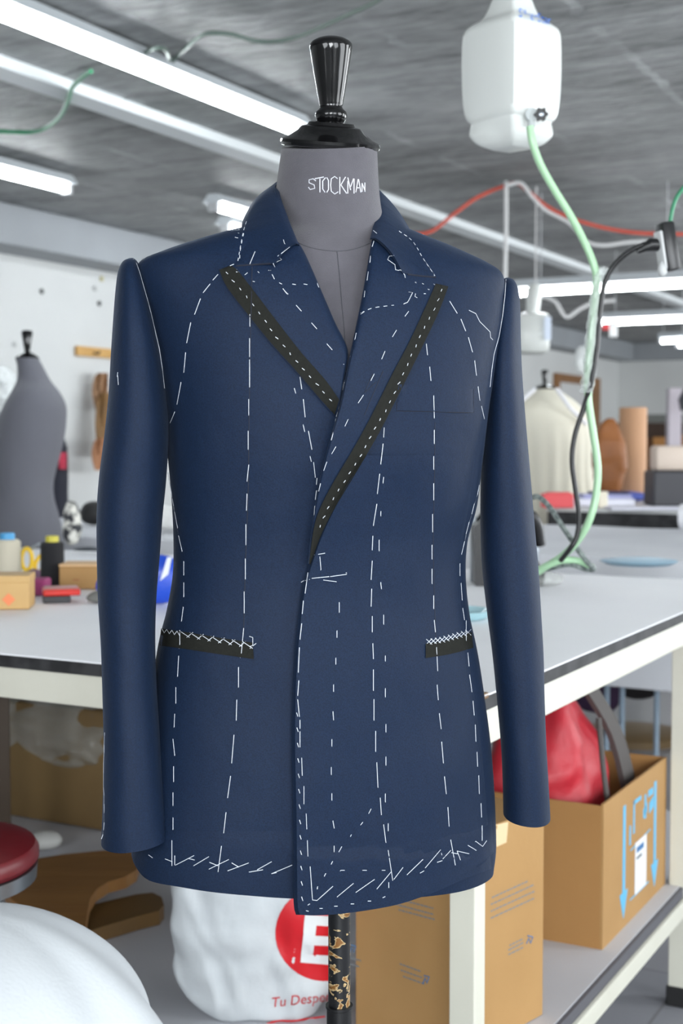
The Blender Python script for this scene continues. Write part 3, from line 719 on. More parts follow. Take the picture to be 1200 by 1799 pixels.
T.append(sg(478,482,482,490, 491,497,495,499, 502,513,506,517, 514,499,519,500, 534,499,540,500, 444,494,447,495, 453,477,455,479, 472,475,476,475)+sg(430,483,435,479, 497,507,504,516, 521,537,529,546, 548,568,556,577, 575,605,583,614, 604,640,609,646))
T.append(sg(525,417,528,424, 538,448,541,456, 558,500,560,505))
T.append(sg(527,662,530,683, 533,702,536,732, 542,758,548,790, 517,682,519,689, 533,748,535,757, 545,803,547,811, 551,812,554,839, 534,1020,529,1023))
T.append([[(824,545),(836,551),(843,565),(861,583),(862,593),(866,597)]])
T.append([[(692,449),(684,450),(681,456),(694,465),(695,474),(700,475),(704,474),(711,483),(712,488)]])
T.append([[(718,513),(725,514),(719,526),(716,531),(709,534)], [(730,516),(729,521),(733,523)]]+dash([(634,550),(655,541),(692,536)],6,8)+[[(634,552),(640,547)]])
T.append(dash([(701,406),(725,424),(744,455),(764,484)],5,6)+sg(729,496,731,497, 742,498,744,499, 752,508,754,509, 762,499,764,500, 745,516,748,516, 656,405,662,410))
T.append([[(552,975),(571,972)],[(562,978),(564,1001)],[(536,1020),(544,1018)],[(548,1016),(578,1013)],[(580,1013),(609,1009),(609,1006)],[(568,1019),(591,1022)],[(541,1006),(540,1014)]])
xs = []
for a, b in (((316,1108),(441,1131)),):
    for i in range(7):
        x = 317+i*18.5; y = 1109+i*3.2
        xs += [[(x-2,y-1),(x+16,y+11)],[(x+11,y+11),(x+22,y+2)]]
xs += [[(284+i*4.5, 1104+i*.8+(7 if i%2 else 0)),(284+(i+1)*4.5, 1104+(i+1)*.8+(0 if i%2 else 7))] for i in range(7)]+[[(438,1118),(444,1120),(444,1134),(438,1136)]]
T.append(xs)
xs = []
for i in range(10):
    x = 749+i*7.6; y = 1123-i*1.2-(max(0,i-3)*.9)
    xs += [[(x,y),(x+10,y+9)],[(x-1,y+10),(x+10,y-1)]]
T.append(xs)
T.append([[(234,455),(240,463),(246,480),(253,505),(263,540),(272,578),(280,612),(285,645),(289,682)]])
T.append([[(889,491),(887,520),(883,555),(877,590),(868,622),(864,650),(861,680)]])
T.append(sg(207,654,206,662, 207,660,208,676)+sg(184,1287,184,1291, 183,1310,183,1321, 182,1342,182,1356, 182,1385,183,1397, 183,1413,183,1427, 183,1446,182,1458, 181,1466,178,1474))
def thread(l):
    # the thread dives under the cloth between two stitches; far stitches start a new thread
    runs = [[]]
    for s_ in l:
        if runs[-1] and (Vector(runs[-1][-1][-1])-Vector(s_[0])).length > 62: runs.append([])
        runs[-1].append(s_)
    for run in runs:
        pts = []
        for k, s_ in enumerate(run):
            q = [Vector(p) for p in s_]; d = [q[0]]
            for a, b in zip(q, q[1:]):
                m_ = max(1, int((b-a).length/7)); d += [a.lerp(b, i/m_) for i in range(1, m_+1)]
            if pts: pts.append(JS.pt(*(lastq.lerp(q[0], .1)), -.0011)); pts.append(JS.pt(*(lastq.lerp(q[0], .9)), -.0011))
            pts += [JS.pt(p.x, p.y, .0003) for p in d]; lastq = q[-1]
        blt(MB().tube(pts, .00035, 4), 'basting_thread', threadm, jacket, angle=80)
for l in T: thread(l)
# ------------------------------------------------------------------ props around the form
def decal(surf, word, o, ex, ey, mat, name, root, off=.0006):
    """word written on a surface: o = start, ex / ey = photo vectors for one text unit"""
    vs, fs = text_mesh(word); v3 = []
    for x, y in vs: v3.append(surf.pt(o[0]+ex[0]*x+ey[0]*y, o[1]+ex[1]*x+ey[1]*y, off))
    mb = MB(); mb.v = v3; mb.f = fs
    return blt(mb, name, mat, root, smooth=False)
def room_empty(name, u, w, z, label, cat, group=None, rz=0): return empty(name, RM(u, w, z), RZ+rz, label, cat, group)
def quadpatch(surf, c, off=.0006, n=6):
    """small patch on a surface between four photo corners"""
    g = []
    for i in range(n):
        a = Vector(c[0]).lerp(Vector(c[3]), i/(n-1)); b = Vector(c[1]).lerp(Vector(c[2]), i/(n-1))
        g.append([surf.pt(*a.lerp(b, j/(n-1)), off) for j in range(n)])
    bk = [[p+Vector((0, .0004, 0)) for p in r] for r in g]
    return MB().sheet(g, bk)
whitep = M('white_table_paint', (228, 230, 230), .4, var=(5, (214, 216, 214), .3), bump=(20, .1))
creamp = M('cream_frame_paint', (214, 213, 200), .45, var=(4, (200, 198, 184), .3))
topm = M('white_table_top', (246, 247, 249), .5, var=(2.2, (234, 235, 239), .3), bump=(3, .2))
edgem = M('black_table_edge', (24, 25, 27), .6, var=(18, (50, 50, 52), .1))
shelfm = M('pale_grey_shelf', (196, 197, 202), .5, var=(2.5, (182, 183, 188), .3))
# work table
T0u, T1u, T0w, T1w = 1.79, 3.64, .745, 3.6
tb = room_empty('work_table', T0u, T0w, 0, 'big white-topped work table with black edge behind the jacket', 'table')
LU, LW = T1u-T0u, T1w-T0w
MB().box(0, LU, 0, LW, .8975, .9).build('table_top', topm, tb, smooth=False)
MB().box(.002, LU-.002, .002, LW-.002, .876, .8975).build('top_edge', edgem, tb, smooth=False)
MB().box(.006, .03, .006, LW-.006, .822, .8755, .002).build('rail', creamp, tb, smooth=False)
MB().box(.03, LU-.006, .006, .03, .822, .8755, .002).build('rail', creamp, tb, smooth=False)
MB().box(LU-.03, LU-.006, .03, LW-.006, .822, .8755, .002).build('rail', creamp, tb, smooth=False)
foot = M('black_rubber_foot', (24, 24, 25), .6)
for (x, y) in ((.008, .006), (1.225, .006), (.008, LW-.05), (1.225, LW-.05), (LU-.05, LW-.05)):
    lg = MB().box(x, x+.040, y, y+.040, .0, .822, .002).build('leg', creamp, tb, smooth=False)
    MB().box(x-.004, x+.044, y-.004, y+.044, 0, .045, .003).build('rubber_foot', foot, lg, smooth=False)
MB().box(.05, LU-.01, .022, LW-.03, .262, .275).build('shelf', shelfm, tb, smooth=False)
MB().box(.05, LU-.01, .014, .022, .252, .273).build('shelf_edge', M('dark_grey_shelf_edge', (86, 86, 92), .6), tb, smooth=False)
MB().box(.05, LU-.01, .004, .014, .215, .252, .002).build('shelf_rail', creamp, tb, smooth=False)
MB().box(.0, .045, .0, .05, .893, .902, .003).build('tape_patch', M('brown_packing_tape', (120, 92, 62), .4), tb, smooth=False)

cardm = M('brown_cardboard', (172, 134, 84), .75, var=(7, (160, 122, 73), .35), bump=(60, .08))
cardd = M('kraft_cardboard', (170, 126, 74), .8, var=(5, (156, 113, 64), .35), bump=(50, .08))
bluei = M('light_blue_print', (96, 176, 214), .6); greyi = M('grey_blue_print', (112, 118, 122), .7)
ink = M('blue_print', (62, 112, 160), .6)
def facexy(root, x, y, z): return root
# open box with the backpack
U0, W0, BH, BL, BW = 2.557, .80, .287, .458, .36
bx = room_empty('cardboard_box', U0, W0, .275, 'open cardboard box with light blue arrows, holding the red backpack', 'box')
t = .005
MB().box(0, BL, 0, t, 0, BH).build('printed_side', cardm, bx, smooth=False)
MB().box(0, t, t, BW, 0, BH-.004).build('end_panel', cardd, bx, smooth=False)
MB().box(BL-t, BL, t, BW, 0, BH).build('end_panel', cardd, bx, smooth=False)
MB().box(t, BL-t, BW-t, BW, 0, BH).build('back_panel', cardd, bx, smooth=False)
MB().box(t, BL-t, t, BW-t, 0, .005).build('bottom', cardd, bx, smooth=False)
def fl(poly, name, m, root=bx, y=-.0009): return MB().prism([(a*BL, y, b*BH) for a, b in poly], (0, .001, 0)).build(name, m, root, smooth=False)
for a0 in (.30, .80):                      # arrows point down
    fl([(a0-.018, .88), (a0+.018, .88), (a0+.018, .26), (a0+.06, .26), (a0, .07), (a0-.06, .26), (a0-.018, .26)], 'printed_arrow', bluei)
for q in ([(.44, .86), (.56, .86), (.56, .83), (.44, .83)], [(.44, .86), (.46, .86), (.46, .62), (.44, .62)], [(.38, .70), (.40, .70), (.40, .56), (.38, .56)], [(.62, .84), (.645, .84), (.645, .66), (.62, .66)],
          [(.68, .85), (.76, .85), (.76, .80), (.68, .80)], [(.60, .74), (.66, .77), (.66, .70), (.60, .67)], [(.70, .75), (.77, .78), (.77, .70), (.70, .67)],
          [(.40, .52), (.72, .55), (.72, .54), (.40, .51)], [(.40, .15), (.70, .15), (.70, .16), (.40, .16)]):
    fl(q, 'printed_mark', bluei)
lb = fl([(.47, .16), (.65, .16), (.65, .54), (.47, .54)], 'paper_label', M('white_paper_label', (226, 228, 230), .5), y=-.0016)
fl([(.49, .46), (.60, .46), (.60, .50), (.49, .50)], 'label_print', ink, y=-.0022); fl([(.49, .41), (.57, .41), (.57, .43), (.49, .43)], 'label_print', greyi, y=-.0022)
# backpack
redm = M('red_nylon', (198, 46, 58), .5, var=(6, (150, 26, 40), .4), bump=(18, .35)); greyst = M('charcoal_strap', (74, 70, 68), .7)
bp = room_empty('backpack', U0+.2, W0+.18, .285, 'red backpack with charcoal straps slumped in the open box', 'backpack')
def lump(mb, cx, cy, z0, z1, rx, ry, n=40, m=26, amp=.012, fr=9, seed=0, p=.6, taper=.25):
    rg = []
    for j in range(m):
        v_ = j/(m-1); z = z0+(z1-z0)*v_; s = (math.sin(math.pi*min(max(v_, .004), .996)))**.38*(1-taper*v_); r = []
        for i in range(n):
            th = 2*math.pi*i/n; c, s2 = math.cos(th), math.sin(th)
            q = Vector((cx+math.copysign(abs(c)**p, c)*rx*s, cy+math.copysign(abs(s2)**p, s2)*ry*s, z))
            k = noise.noise(q*fr+Vector((seed, 0, 0)))*amp+noise.noise(q*fr*2.7+Vector((0, seed, 0)))*amp*.5
            r.append(q+Vector((c, s2, 0))*k)
        rg.append(r)
    return mb.rings(rg)
lump(MB(), -.02, 0, 0, .49, .165, .13, seed=3, taper=.30, amp=.022, n=64, m=40).build('bag_body', redm, bp)
lump(MB(), -.03, -.06, .0, .20, .14, .095, seed=5, taper=.05).build('front_pocket', redm, bp)
MB().tube([(-.15, -.156, .19), (-.08, -.166, .185), (-.02, -.165, .19), (.07, -.150, .20)], .007, 8).build('pocket_trim', greyst, bp)
ms = Matrix
sp = smoothpath([(.03, -.07, .46), (.08, -.11, .36), (.12, -.13, .24), (.16, -.14, .12), (.19, -.14, .04)], 8)
MB().rings([[q+Vector((-.03, -.008, 0)), q+Vector((.03, -.012, .0)), q+Vector((.03, .002, .0)), q+Vector((-.03, .004, 0))] for q in sp]).build('shoulder_strap', greyst, bp)
MB().tube(smoothpath([(-.08, -.13, .42), (-.10, -.15, .30), (-.09, -.165, .19)], 6), .006, 8).build('side_trim', greyst, bp)
MB().lathe([(.012, 0), (.013, .003), (.013, .016), (.010, .020)], 20, None, -.04, -.165).build('bottle_cap', M('white_plastic', (230, 230, 230), .4), bp).location = (0, .01, .19)
# tall box behind the table leg
yb = 2.13; xb = (795-600)/F*yb
tall = empty('cardboard_box', (xb, yb, .276), math.radians(90-42), 'tall closed cardboard box behind the white table leg, with small grey print', 'box')
TW, TL, TH = .262, .20, .362
TS = Surf(); mbx = MB().box(0, TW, 0, TL, 0, TH, .002)
blt_ = mbx.build('carton', cardm, tall, smooth=False)
mw = Matrix.Translation(tall.location) @ tall.rotation_euler.to_matrix().to_4x4(); TS.add([mw @ q for q in mbx.v], mbx.f)
MB().box(.03, TW-.01, -.0, .0, 0, 0)
for (x0, y0, dx, s) in ((862, 1612, 74, -.46), (862, 1600, 78, -.46), (862, 1588, 76, -.46), (864, 1576, 60, -.46), (893, 1676, 26, -.5), (893, 1668, 26, -.5), (895, 1660, 22, -.5), (670, 1570, 90, .27), (668, 1580, 94, .27), (700, 1597, 60, .27), (702, 1692, 38, .36), (704, 1703, 38, .36), (708, 1714, 34, .36), (612, 1680, 20, .3), (614, 1692, 18, .3)):
    random.seed(int(x0+y0)); x = 0
    mbp = MB()
    while x < dx:
        wd = random.uniform(2.5, 7); 
        xx = x0+x; yy = y0+s*x
        q = quadpatch(TS, [(xx, yy), (xx+wd, yy+s*wd), (xx+wd, yy+s*wd+2.6), (xx, yy+2.6)], .0006, 2)
        mbp.add(q.v, q.f); x += wd+1.4
    # one printed line, joined by a hairline baseline
    q = quadpatch(TS, [(x0, y0+1), (x0+dx, y0+s*dx+1), (x0+dx, y0+s*dx+1.5), (x0, y0+1.5)], .0004, 2); mbp.add(q.v, q.f)
    blt(mbp, 'printed_line', greyi, tall, smooth=False)['kind'] = 'stuff'
for (x, y) in ((930, 1652), (748, 1722), (619, 1668)):
    st = strokes(TS, [[(x-5, y+6), (x-1, y-4), (x+2, y+5), (x+6, y-6), (x-3, y-8)], ], .0011, .0008, n=5); blt(st, 'printed_symbol', ink, tall)
q = quadpatch(TS, [(868, 1450), (893, 1444), (890, 1480), (872, 1488)], .0006, 3); blt(q, 'torn_tape', M('torn_pale_tape', (214, 190, 150), .6), tall)

# white carrier bag with the red disc
plast = M('white_carrier_plastic', (216, 220, 222), .38, bump=(9, .5), var=(3, (196, 202, 206), .35), sss=.15)
bc = P(455, 1799, 2.33)
bag = empty('carrier_bag', (bc.x, bc.y+.02, .276), 0, 'crumpled white carrier bag with a red disc and red wording, left of the stand pole', 'plastic bag')
mb = lump(MB(), 0, 0, -.03, .46, .168, .112, n=110, m=70, amp=.018, fr=8, seed=11, p=.7, taper=.22)
for q in mb.v: q.z = max(q.z, .0)
for i, q in enumerate(mb.v):
    k = noise.noise(Vector((q.x*30+q.z*8, q.y*12, q.z*7)));k = 1-abs(k)*2; mb.v[i] = q + Vector((0, -1, 0))*(k*.006)*(1 if q.y < 0 else -1)
BG = Surf(); BG.add([q+bag.location for q in mb.v], mb.f)
mb.build('bag_body', plast, bag, angle=180)
bredm = M('red_bag_print', (204, 30, 40), .4)
g = []; 
for i in range(15):
    r = []
    for j in range(36):
        a = 2*math.pi*j/35; rr = 84*i/14; r.append(BG.pt(min(571+rr*math.cos(a)*1.04, 612), 1640+rr*math.sin(a), .0016))
    g.append(r)
blt(MB().sheet(g, [[p+Vector((0, .0006, 0)) for p in r] for r in g]), 'red_disc', bredm, bag)
for c in ([(536, 1607), (556, 1609), (549, 1694), (528, 1690)], [(556, 1609), (612, 1611), (612, 1629), (555, 1627)], [(552, 1646), (606, 1648), (606, 1664), (551, 1662)], [(549, 1678), (606, 1680), (606, 1696), (549, 1694)]):
    pass
ew = MB()
vs = [(536, 1607), (612, 1612), (612, 1629), (556, 1626), (554, 1644), (606, 1647), (605, 1663), (552, 1660), (550, 1677), (606, 1681), (605, 1697), (528, 1690)]
top = [BG.pt(x, y, .0036) for x, y in vs]; 
strips = [((536, 1607), (612, 1612), (612, 1629), (534, 1625)), ((534, 1625), (556, 1626), (554, 1644), (533, 1643)), ((533, 1643), (606, 1647), (605, 1663), (531, 1660)), ((531, 1660), (552, 1660), (550, 1677), (529, 1676)), ((529, 1676), (606, 1681), (605, 1697), (528, 1691))]
for s_ in strips:
    q = quadpatch(BG, s_, .0034, 6); ew.add(q.v, q.f)
blt(ew, 'letter', M('white_bag_print', (226, 230, 232), .4), bag)
decal(BG, 'Tu Despensa', (476, 1770), (24, -2.6), (2.6, -25), bredm, 'wording', bag, .0022)
blt(strokes(BG, [[(468, 1799), (490, 1793), (512, 1794), (540, 1790), (570, 1786)]], .0016, .001, sm=True), 'printed_line', bredm, bag)

# wrapped parcel, paper, wooden boards under the table
wrap = M('brown_wrapped_card', (122, 98, 58), .7, var=(4, (98, 76, 44), .35))
film = M('clear_crumpled_film', (205, 208, 205), .22, alpha=.34, bump=(16, 1.0), var=(9, (160, 165, 160), .3))
u_, w_, _ = toR(PZ(178, 1462, .275))
par = room_empty('parcel', u_, w_-.02, .276, 'brown parcel wrapped in crumpled clear film under the table at left', 'parcel')
MB().box(0, .34, 0, .42, 0, .31, .012).build('carton', wrap, par)
mb = lump(MB(), .17, .21, .08, .40, .195, .235, n=90, m=44, amp=.024, fr=13, seed=8, p=.35, taper=.06); mb.build('plastic_film', film, par, angle=20)
wood = M('orange_brown_wood', (160, 116, 64), .5, var=(5, (128, 86, 42), .35), scl=(1, 6, 1), bump=(12, .15)); darkw = M('dark_wood', (70, 54, 36), .5, var=(5, (50, 38, 26), .3))
zb = .276
def slab(name, poly, z, th, m, label, cat='wooden board', root=None):
    mbq = MB().prism([PZ(x, y, z) for x, y in [(q.x, q.y) for q in [Vector(p) for p in poly]]], (0, 0, -th)); return tag(mbq.build(name, m, recenter=True), label, cat)
sb = empty('sleeve_board', PZ(150, 1600, .276), 0, 'worn wooden sleeve pressing board lying on the lower shelf', 'sleeve board')
pl1 = [(-10, 1530), (40, 1512), (110, 1501), (180, 1494), (238, 1491), (246, 1510), (240, 1528), (222, 1540), (190, 1549), (170, 1562), (158, 1580), (154, 1600), (150, 1630), (110, 1632), (60, 1610), (20, 1580)]
mbq = MB().prism([PZ(x, y, .345) for x, y in pl1], (0, 0, -.025)); blt(mbq, 'upper_board', wood, sb, smooth=False)
pl2 = [(120, 1598), (160, 1590), (200, 1580), (240, 1571), (268, 1568), (284, 1576), (288, 1590), (280, 1600), (240, 1610), (200, 1622), (160, 1634), (125, 1640), (100, 1625)]
mbq = MB().prism([PZ(x, y, .306) for x, y in pl2], (0, 0, -.029)); blt(mbq, 'lower_board', M('olive_brown_wood', (118, 88, 44), .5, var=(6, (90, 66, 32), .3)), sb, smooth=False)
q1, q2 = PZ(70, 1590, .30), PZ(135, 1612, .30)
blt(MB().tube([q1+Vector((0, 0, -.023)), q1+Vector((0, 0, .02))], .02, 12), 'post', wood, sb)
u_, w_, _ = toR(PZ(78, 1492, .276)); sl = P(78, 1490, PZ(78, 1492, .276).y)
mb = lump(MB(), sl.x, sl.y, .277, .32, .045, .04, n=30, m=12, amp=.001, p=1, taper=.1); tag(mb.build('shoulder_pad', M('off_white_felt', (204, 204, 200), .8), recenter=True), 'small off-white rounded pad lying behind the sleeve board', 'pad')
po = PZ(4, 1500, .276)
tag(MB().box(-.02, .02, -.02, .02, 0, .535, .002).build('wooden_post', darkw, loc=(po.x+.005, po.y-.02, .276), rz=.3, smooth=False), 'dark brown wooden post standing under the table at the left frame edge', 'post')

# red seated stool
sc = Vector(((-136-600)/F*2.15, 2.15, 0))
st = empty('stool', sc, 0, 'stool with a dark red round seat at the left frame edge', 'stool')
MB().lathe([(.12, .590), (.166, .592), (.172, .600), (.172, .612), (.166, .622), (.14, .629), (.001, .631)], 48).build('seat', M('dark_red_vinyl', (112, 26, 34), .35, bump=(30, .1)), st)
steel = M('brushed_steel', (150, 156, 162), .3, metal=.9)
MB().lathe([(.150, .565), (.168, .567), (.170, .590), (.12, .591)], 48).build('seat_ring', steel, st)
for k in range(4):
    a = math.pi/4+k*math.pi/2; MB().tube([(.11*math.cos(a), .11*math.sin(a), .575), (.18*math.cos(a), .18*math.sin(a), 0)], .011, 12).build('leg', steel, st)
# white cloth in the foreground
fc0 = P(-60, 1990, 1.1)
rg = []
for j in range(60):
    v_ = j/59
    if v_ < .5: a = v_/.5*math.pi/2; r0 = .178*math.sin(max(a, .02)); z = fc0.z+.183*math.cos(a)
    else: r0 = .178+.05*(v_-.5)*2; z = fc0.z-(fc0.z-.004)*((v_-.5)/.5)
    r = []
    for i in range(120):
        th = 2*math.pi*i/120; k = (.003+.013*min(1, max(0, v_-.12)*1.6))*math.sin(th*7+2.2*math.sin(v_*5)+noise.noise(Vector((math.cos(th)*2, math.sin(th)*2, v_*3)))*2)*min(1, v_*6)
        if v_ < .5: k *= .9
        r.append(Vector((r0*math.cos(th)+k*math.cos(th), r0*math.sin(th)+k*math.sin(th), z)))
    rg.append(r)
sc2 = tag(MB().rings(rg, cap1=False).build('draped_cloth', M('white_cotton_cloth', (180, 184, 187), .85, bump=(300, .1)), loc=(fc0.x, fc0.y, 0), angle=90), 'smooth white cloth draped over a rounded stand in the front left corner', 'cloth')

# ---- things on the work table, left
def on(px, py, z=.9): return PZ(px, py, z)
def boxobj(name, x0, x1, ybase, ytop, depth, m, label, cat, z=.9, rz=0, parts=None, bev=.003, group=None):
    """box whose near bottom edge spans photo x0..x1 at ybase and whose top reaches ytop"""
    a, b = on(x0, ybase, z), on(x1, ybase, z); wdt = b.x-a.x; h = (ybase-ytop)/F*a.y
    e = empty(name, ((a.x+b.x)/2, a.y, z+.001), rz, label, cat, group)
    MB().box(-wdt/2, wdt/2, 0, depth, 0, h, bev).build(parts or 'carton', m, e, smooth=False); e['w'] = wdt; e['h'] = h
    return e
kraft = M('pale_wood_box', (206, 170, 112), .6, var=(6, (190, 152, 96), .3), scl=(1, 5, 1))
def strip(e, x0, x1, z0, z1, m, name): return MB().box(x0, x1, -.0012, 0, z0, z1).build(name, m, e, smooth=False)
e = boxobj('wooden_box', -40, 51, 1072, 1020, .10, kraft, 'pale wooden box with an orange diamond at the left end of the table', 'box', parts='box_body', rz=.1)
hh = e['h']; MB().box(-e['w']/2-.001, e['w']/2+.001, -.002, .102, hh-.006, hh+.010, .002).build('lid', kraft, e, smooth=False)
cx = .012; MB().prism([(cx-.014, -.0012, .022), (cx, -.0012, .008), (cx+.014, -.0012, .022), (cx, -.0012, .036)], (0, .001, 0)).build('diamond_mark', M('orange_print', (228, 132, 84), .6), e, smooth=False)
def cone(px, ybase, ytop, r, m, label, cap, capm_, z=.9):
    p = on(px, ybase, z); h = (ybase-ytop)/F*p.y
    e = empty('thread_cone', (p.x, p.y+r, z+.001), 0, label, 'thread cone', None)
    MB().lathe([(r*.92, 0), (r, .004), (r*.97, h*.84), (r*.8, h*.88), (r*.3, h*.885)], 32).build('thread', m, e)
    MB().lathe([(r*.55, h*.86), (r*.55, h*.985), (r*.5, h), (r*.3, h), (r*.3, h*.9)], 28).build('spool_core', capm_, e)
    return e
cone(88, 1034, 943, .030, M('black_thread', (34, 34, 38), .8, bump=(300, .6), scl=(1, 1, 8)), 'black thread cone with a yellow core on the table', 1, M('yellow_plastic', (190, 180, 60), .4))
cone(8, 1035, 938, .034, M('cream_thread', (228, 220, 198), .8, bump=(300, .6), scl=(1, 1, 8)), 'cream thread cone with a blue core behind the wooden box', 1, M('blue_plastic', (70, 150, 200), .4))
e = boxobj('pin_cushion', 50, 80, 1048, 1019, .07, M('magenta_fabric', (158, 62, 112), .8, bump=(200, .3)), 'magenta fabric block between wooden box and black cone', 'pin cushion', parts='cushion', bev=.006)
e = boxobj('cardboard_box', 104, 196, 1036, 996, .10, cardm, 'low cardboard box behind the red and black tin', 'box'); 
MB().box(-e['w']/2-.001, e['w']/2+.001, -.001, .101, e['h'], e['h']+.006, .002).build('lid', M('pale_card_lid', (214, 176, 130), .7), e, smooth=False)
strip(e, -.03, -.015, .022, .025, M('faint_brown_print', (150, 92, 56), .6), 'printed_mark')
e = boxobj('pin_tin', 77, 124, 1060, 1048, .075, M('black_tin', (44, 44, 48), .4), 'red and black flat tin on the white table', 'tin', rz=.25, parts='tin_base', bev=.002)
w2 = e['w']/2; hh = e['h']; MB().box(-w2-.001, w2+.022, -.001, .078, hh, hh+.015, .004).build('lid', M('red_lacquer', (206, 44, 34), .35), e, smooth=False)
MB().box(-w2+.004, w2+.018, .006, .07, hh+.014, hh+.017, .001).build('lid_panel', M('grey_red_panel', (176, 110, 104), .4), e, smooth=False)
# scissors with yellow handles
sp_ = on(45, 1012); sc3 = empty('scissors', (sp_.x, sp_.y+.07, .94), .2, 'yellow-handled scissors between the cream and black thread cones', 'scissors')
yel = M('yellow_handle', (226, 186, 32), .4)
def loop(cx, cy, cz, rx, rz_, r, n=22, tilt=0): return [(cx+rx*math.cos(a)*math.cos(tilt)-rz_*math.sin(a)*math.sin(tilt), cy, cz+rz_*math.sin(a)*math.cos(tilt)+rx*math.cos(a)*math.sin(tilt)) for a in [2*math.pi*i/n for i in range(n+1)]]
MB().tube(loop(-.012, 0, 0, .014, .030, .006), .006, 8).build('handle', yel, sc3); MB().tube(loop(.030, .01, -.010, .016, .028, .006, tilt=-.6), .0055, 8).build('handle', yel, sc3)
MB().tube([(0, .01, .028), (.02, .02, .040), (.060, .02, .020)], .005, 8).build('blade', steel, sc3)
tag(lump(MB(), 0, 0, 0, .03, .03, .03, amp=.006, seed=4).build('cloth_scrap', M('mauve_scrap', (120, 88, 112), .8), loc=on(58, 1022)+Vector((0, .02, .002))), 'small mauve scrap beside the black thread cone', 'cloth scrap')
# blue packet seen between sleeve and body
blue = M('blue_plastic_film', (36, 78, 196), .3, bump=(14, .4))
pb = on(290, 1064); bl = empty('blue_packet', (pb.x, pb.y+.02, .902), .1, 'bright blue packet with a white wedge, seen between sleeve and body', 'packet')
lump(MB(), -.02, 0, 0, (1064-976)/F*pb.y, .062, .03, amp=.004, p=.4, taper=.0, seed=2).build('packet_body', blue, bl)
MB().prism([(-.012, -.040, .055), (.004, -.040, .107), (.014, -.040, .107), (.006, -.040, .070)], (0, .006, 0)).build('white_print', M('white_ink', (220, 224, 232), .4), bl, smooth=False)
pb = on(175, 1052); tag(lump(MB(), 0, 0, 0, .075, .045, .04, amp=.008, p=.9, taper=.8, seed=21).build('blue_cloth', M('royal_blue_cloth', (44, 76, 190), .7), loc=(pb.x+.012, pb.y+.05, .902)), 'crumpled royal blue cloth just left of the left sleeve', 'cloth')
pb = on(164, 1062); tag(lump(MB(), 0, 0, 0, .026, .038, .03, amp=.004, p=.9, taper=.5, seed=23).build('grey_cloth', M('grey_wool_scrap', (112, 112, 108), .9), loc=(pb.x+.01, pb.y+.03, .902)), 'grey wool scrap in front of the blue cloth', 'cloth scrap')

# ---- second table with pale cloth, and third table
cl = M('pale_grey_cover_cloth', (214, 216, 220), .7, bump=(6, .5), var=(3, (198, 200, 206), .35))
t2 = room_empty('covered_table', 4.2, -.9, 0, 'long table under a pale grey cloth beyond the work table', 'table')
MB().box(0, 1.5, 0, 5.2, .86, .89).build('table_top', whitep, t2, smooth=False)
for (x, y) in ((.05, .05), (1.40, .05), (.05, 5.1), (1.40, 5.1)): MB().box(x, x+.05, y, y+.05, 0, .86).build('leg', creamp, t2, smooth=False)
g = []; NW = 120
for j in range(NW):
    y = -.03+5.26*j/(NW-1); r = []
    for k in range(30):
        s = k/29*1.95
        n_ = noise.noise(Vector((y*2.2, s*1.5, 0)))*.010+noise.noise(Vector((y*.6, s*7, 2)))*.012
        if s < .40: r.append(Vector((-.02+.02*math.sin(y*9)*(.4-s), y, .50+s+.0*n_)))
        else: r.append(Vector((-.02+(s-.40), y, .904+max(-.005, n_)+.0)))
    g.append(r)
MB().sheet(g, [[p+Vector((.003, 0, -.004)) for p in r] for r in g]).build('cover_cloth', cl, t2)
rollm = M('white_fabric_roll', (222, 222, 226), .7, bump=(5, .3), scl=(1, 1, 1))
rp = RM(5.45, .30, .965+.0); r_ = empty('fabric_roll', RM(5.45, .25, .918), RZ, 'white fabric roll lying at the back of the covered table', 'fabric roll')
MB().tube([(0, -.9, .052), (0, 1.15, .052)], .05, 24).build('rolled_cloth', rollm, r_)
pl = on(1158, 1014, .905); tag(MB().lathe([(.05, 0), (.09, .002), (.11, .012), (.105, .014), (.06, .02), (.001, .022)], 40).build('plate', M('pale_blue_plate', (150, 184, 204), .4), loc=(pl.x, pl.y+.25, .915)), 'pale blue shallow dish on the covered table at right', 'dish')
t3 = room_empty('cutting_table', 6.1, -2.0, 0, 'far cutting table with a thick black edge and cluttered top', 'table')
MB().box(0, 1.5, 0, 4.2, .945, .96).build('table_top', whitep, t3, smooth=False)
MB().box(-.01, 1.49, .0, 4.19, .845, .944, .004).build('edge_band', edgem, t3, smooth=False)
for (x, y) in ((.05, .05), (1.4, .05), (.05, 4.1), (1.4, 4.1)): MB().box(x, x+.06, y, y+.06, 0, .845).build('leg', creamp, t3, smooth=False)
Z3 = .962
def b3o(name, x0, x1, yb_, yt, dep, m, label, cat, parts='body', rz=0, bev=.004, z=Z3): return boxobj(name, x0, x1, yb_, yt, dep, m, label, cat, z=z, rz=rz, parts=parts, bev=bev)
pinkred = M('coral_card', (222, 84, 88), .6)
e = b3o('red_box', 955, 1008, 893, 868, .10, pinkred, 'coral red box on the far table beside the white draped form', 'box', 'carton'); MB().box(-.05, .06, .01, .09, e['h'], e['h']+.006, .002).build('flap', pinkred, e, smooth=False)
e = b3o('cream_block', 1052, 1068, 893, 864, .05, M('cream_wax', (226, 218, 198), .5), 'small cream block right of the coral box', 'block', 'wax_block')
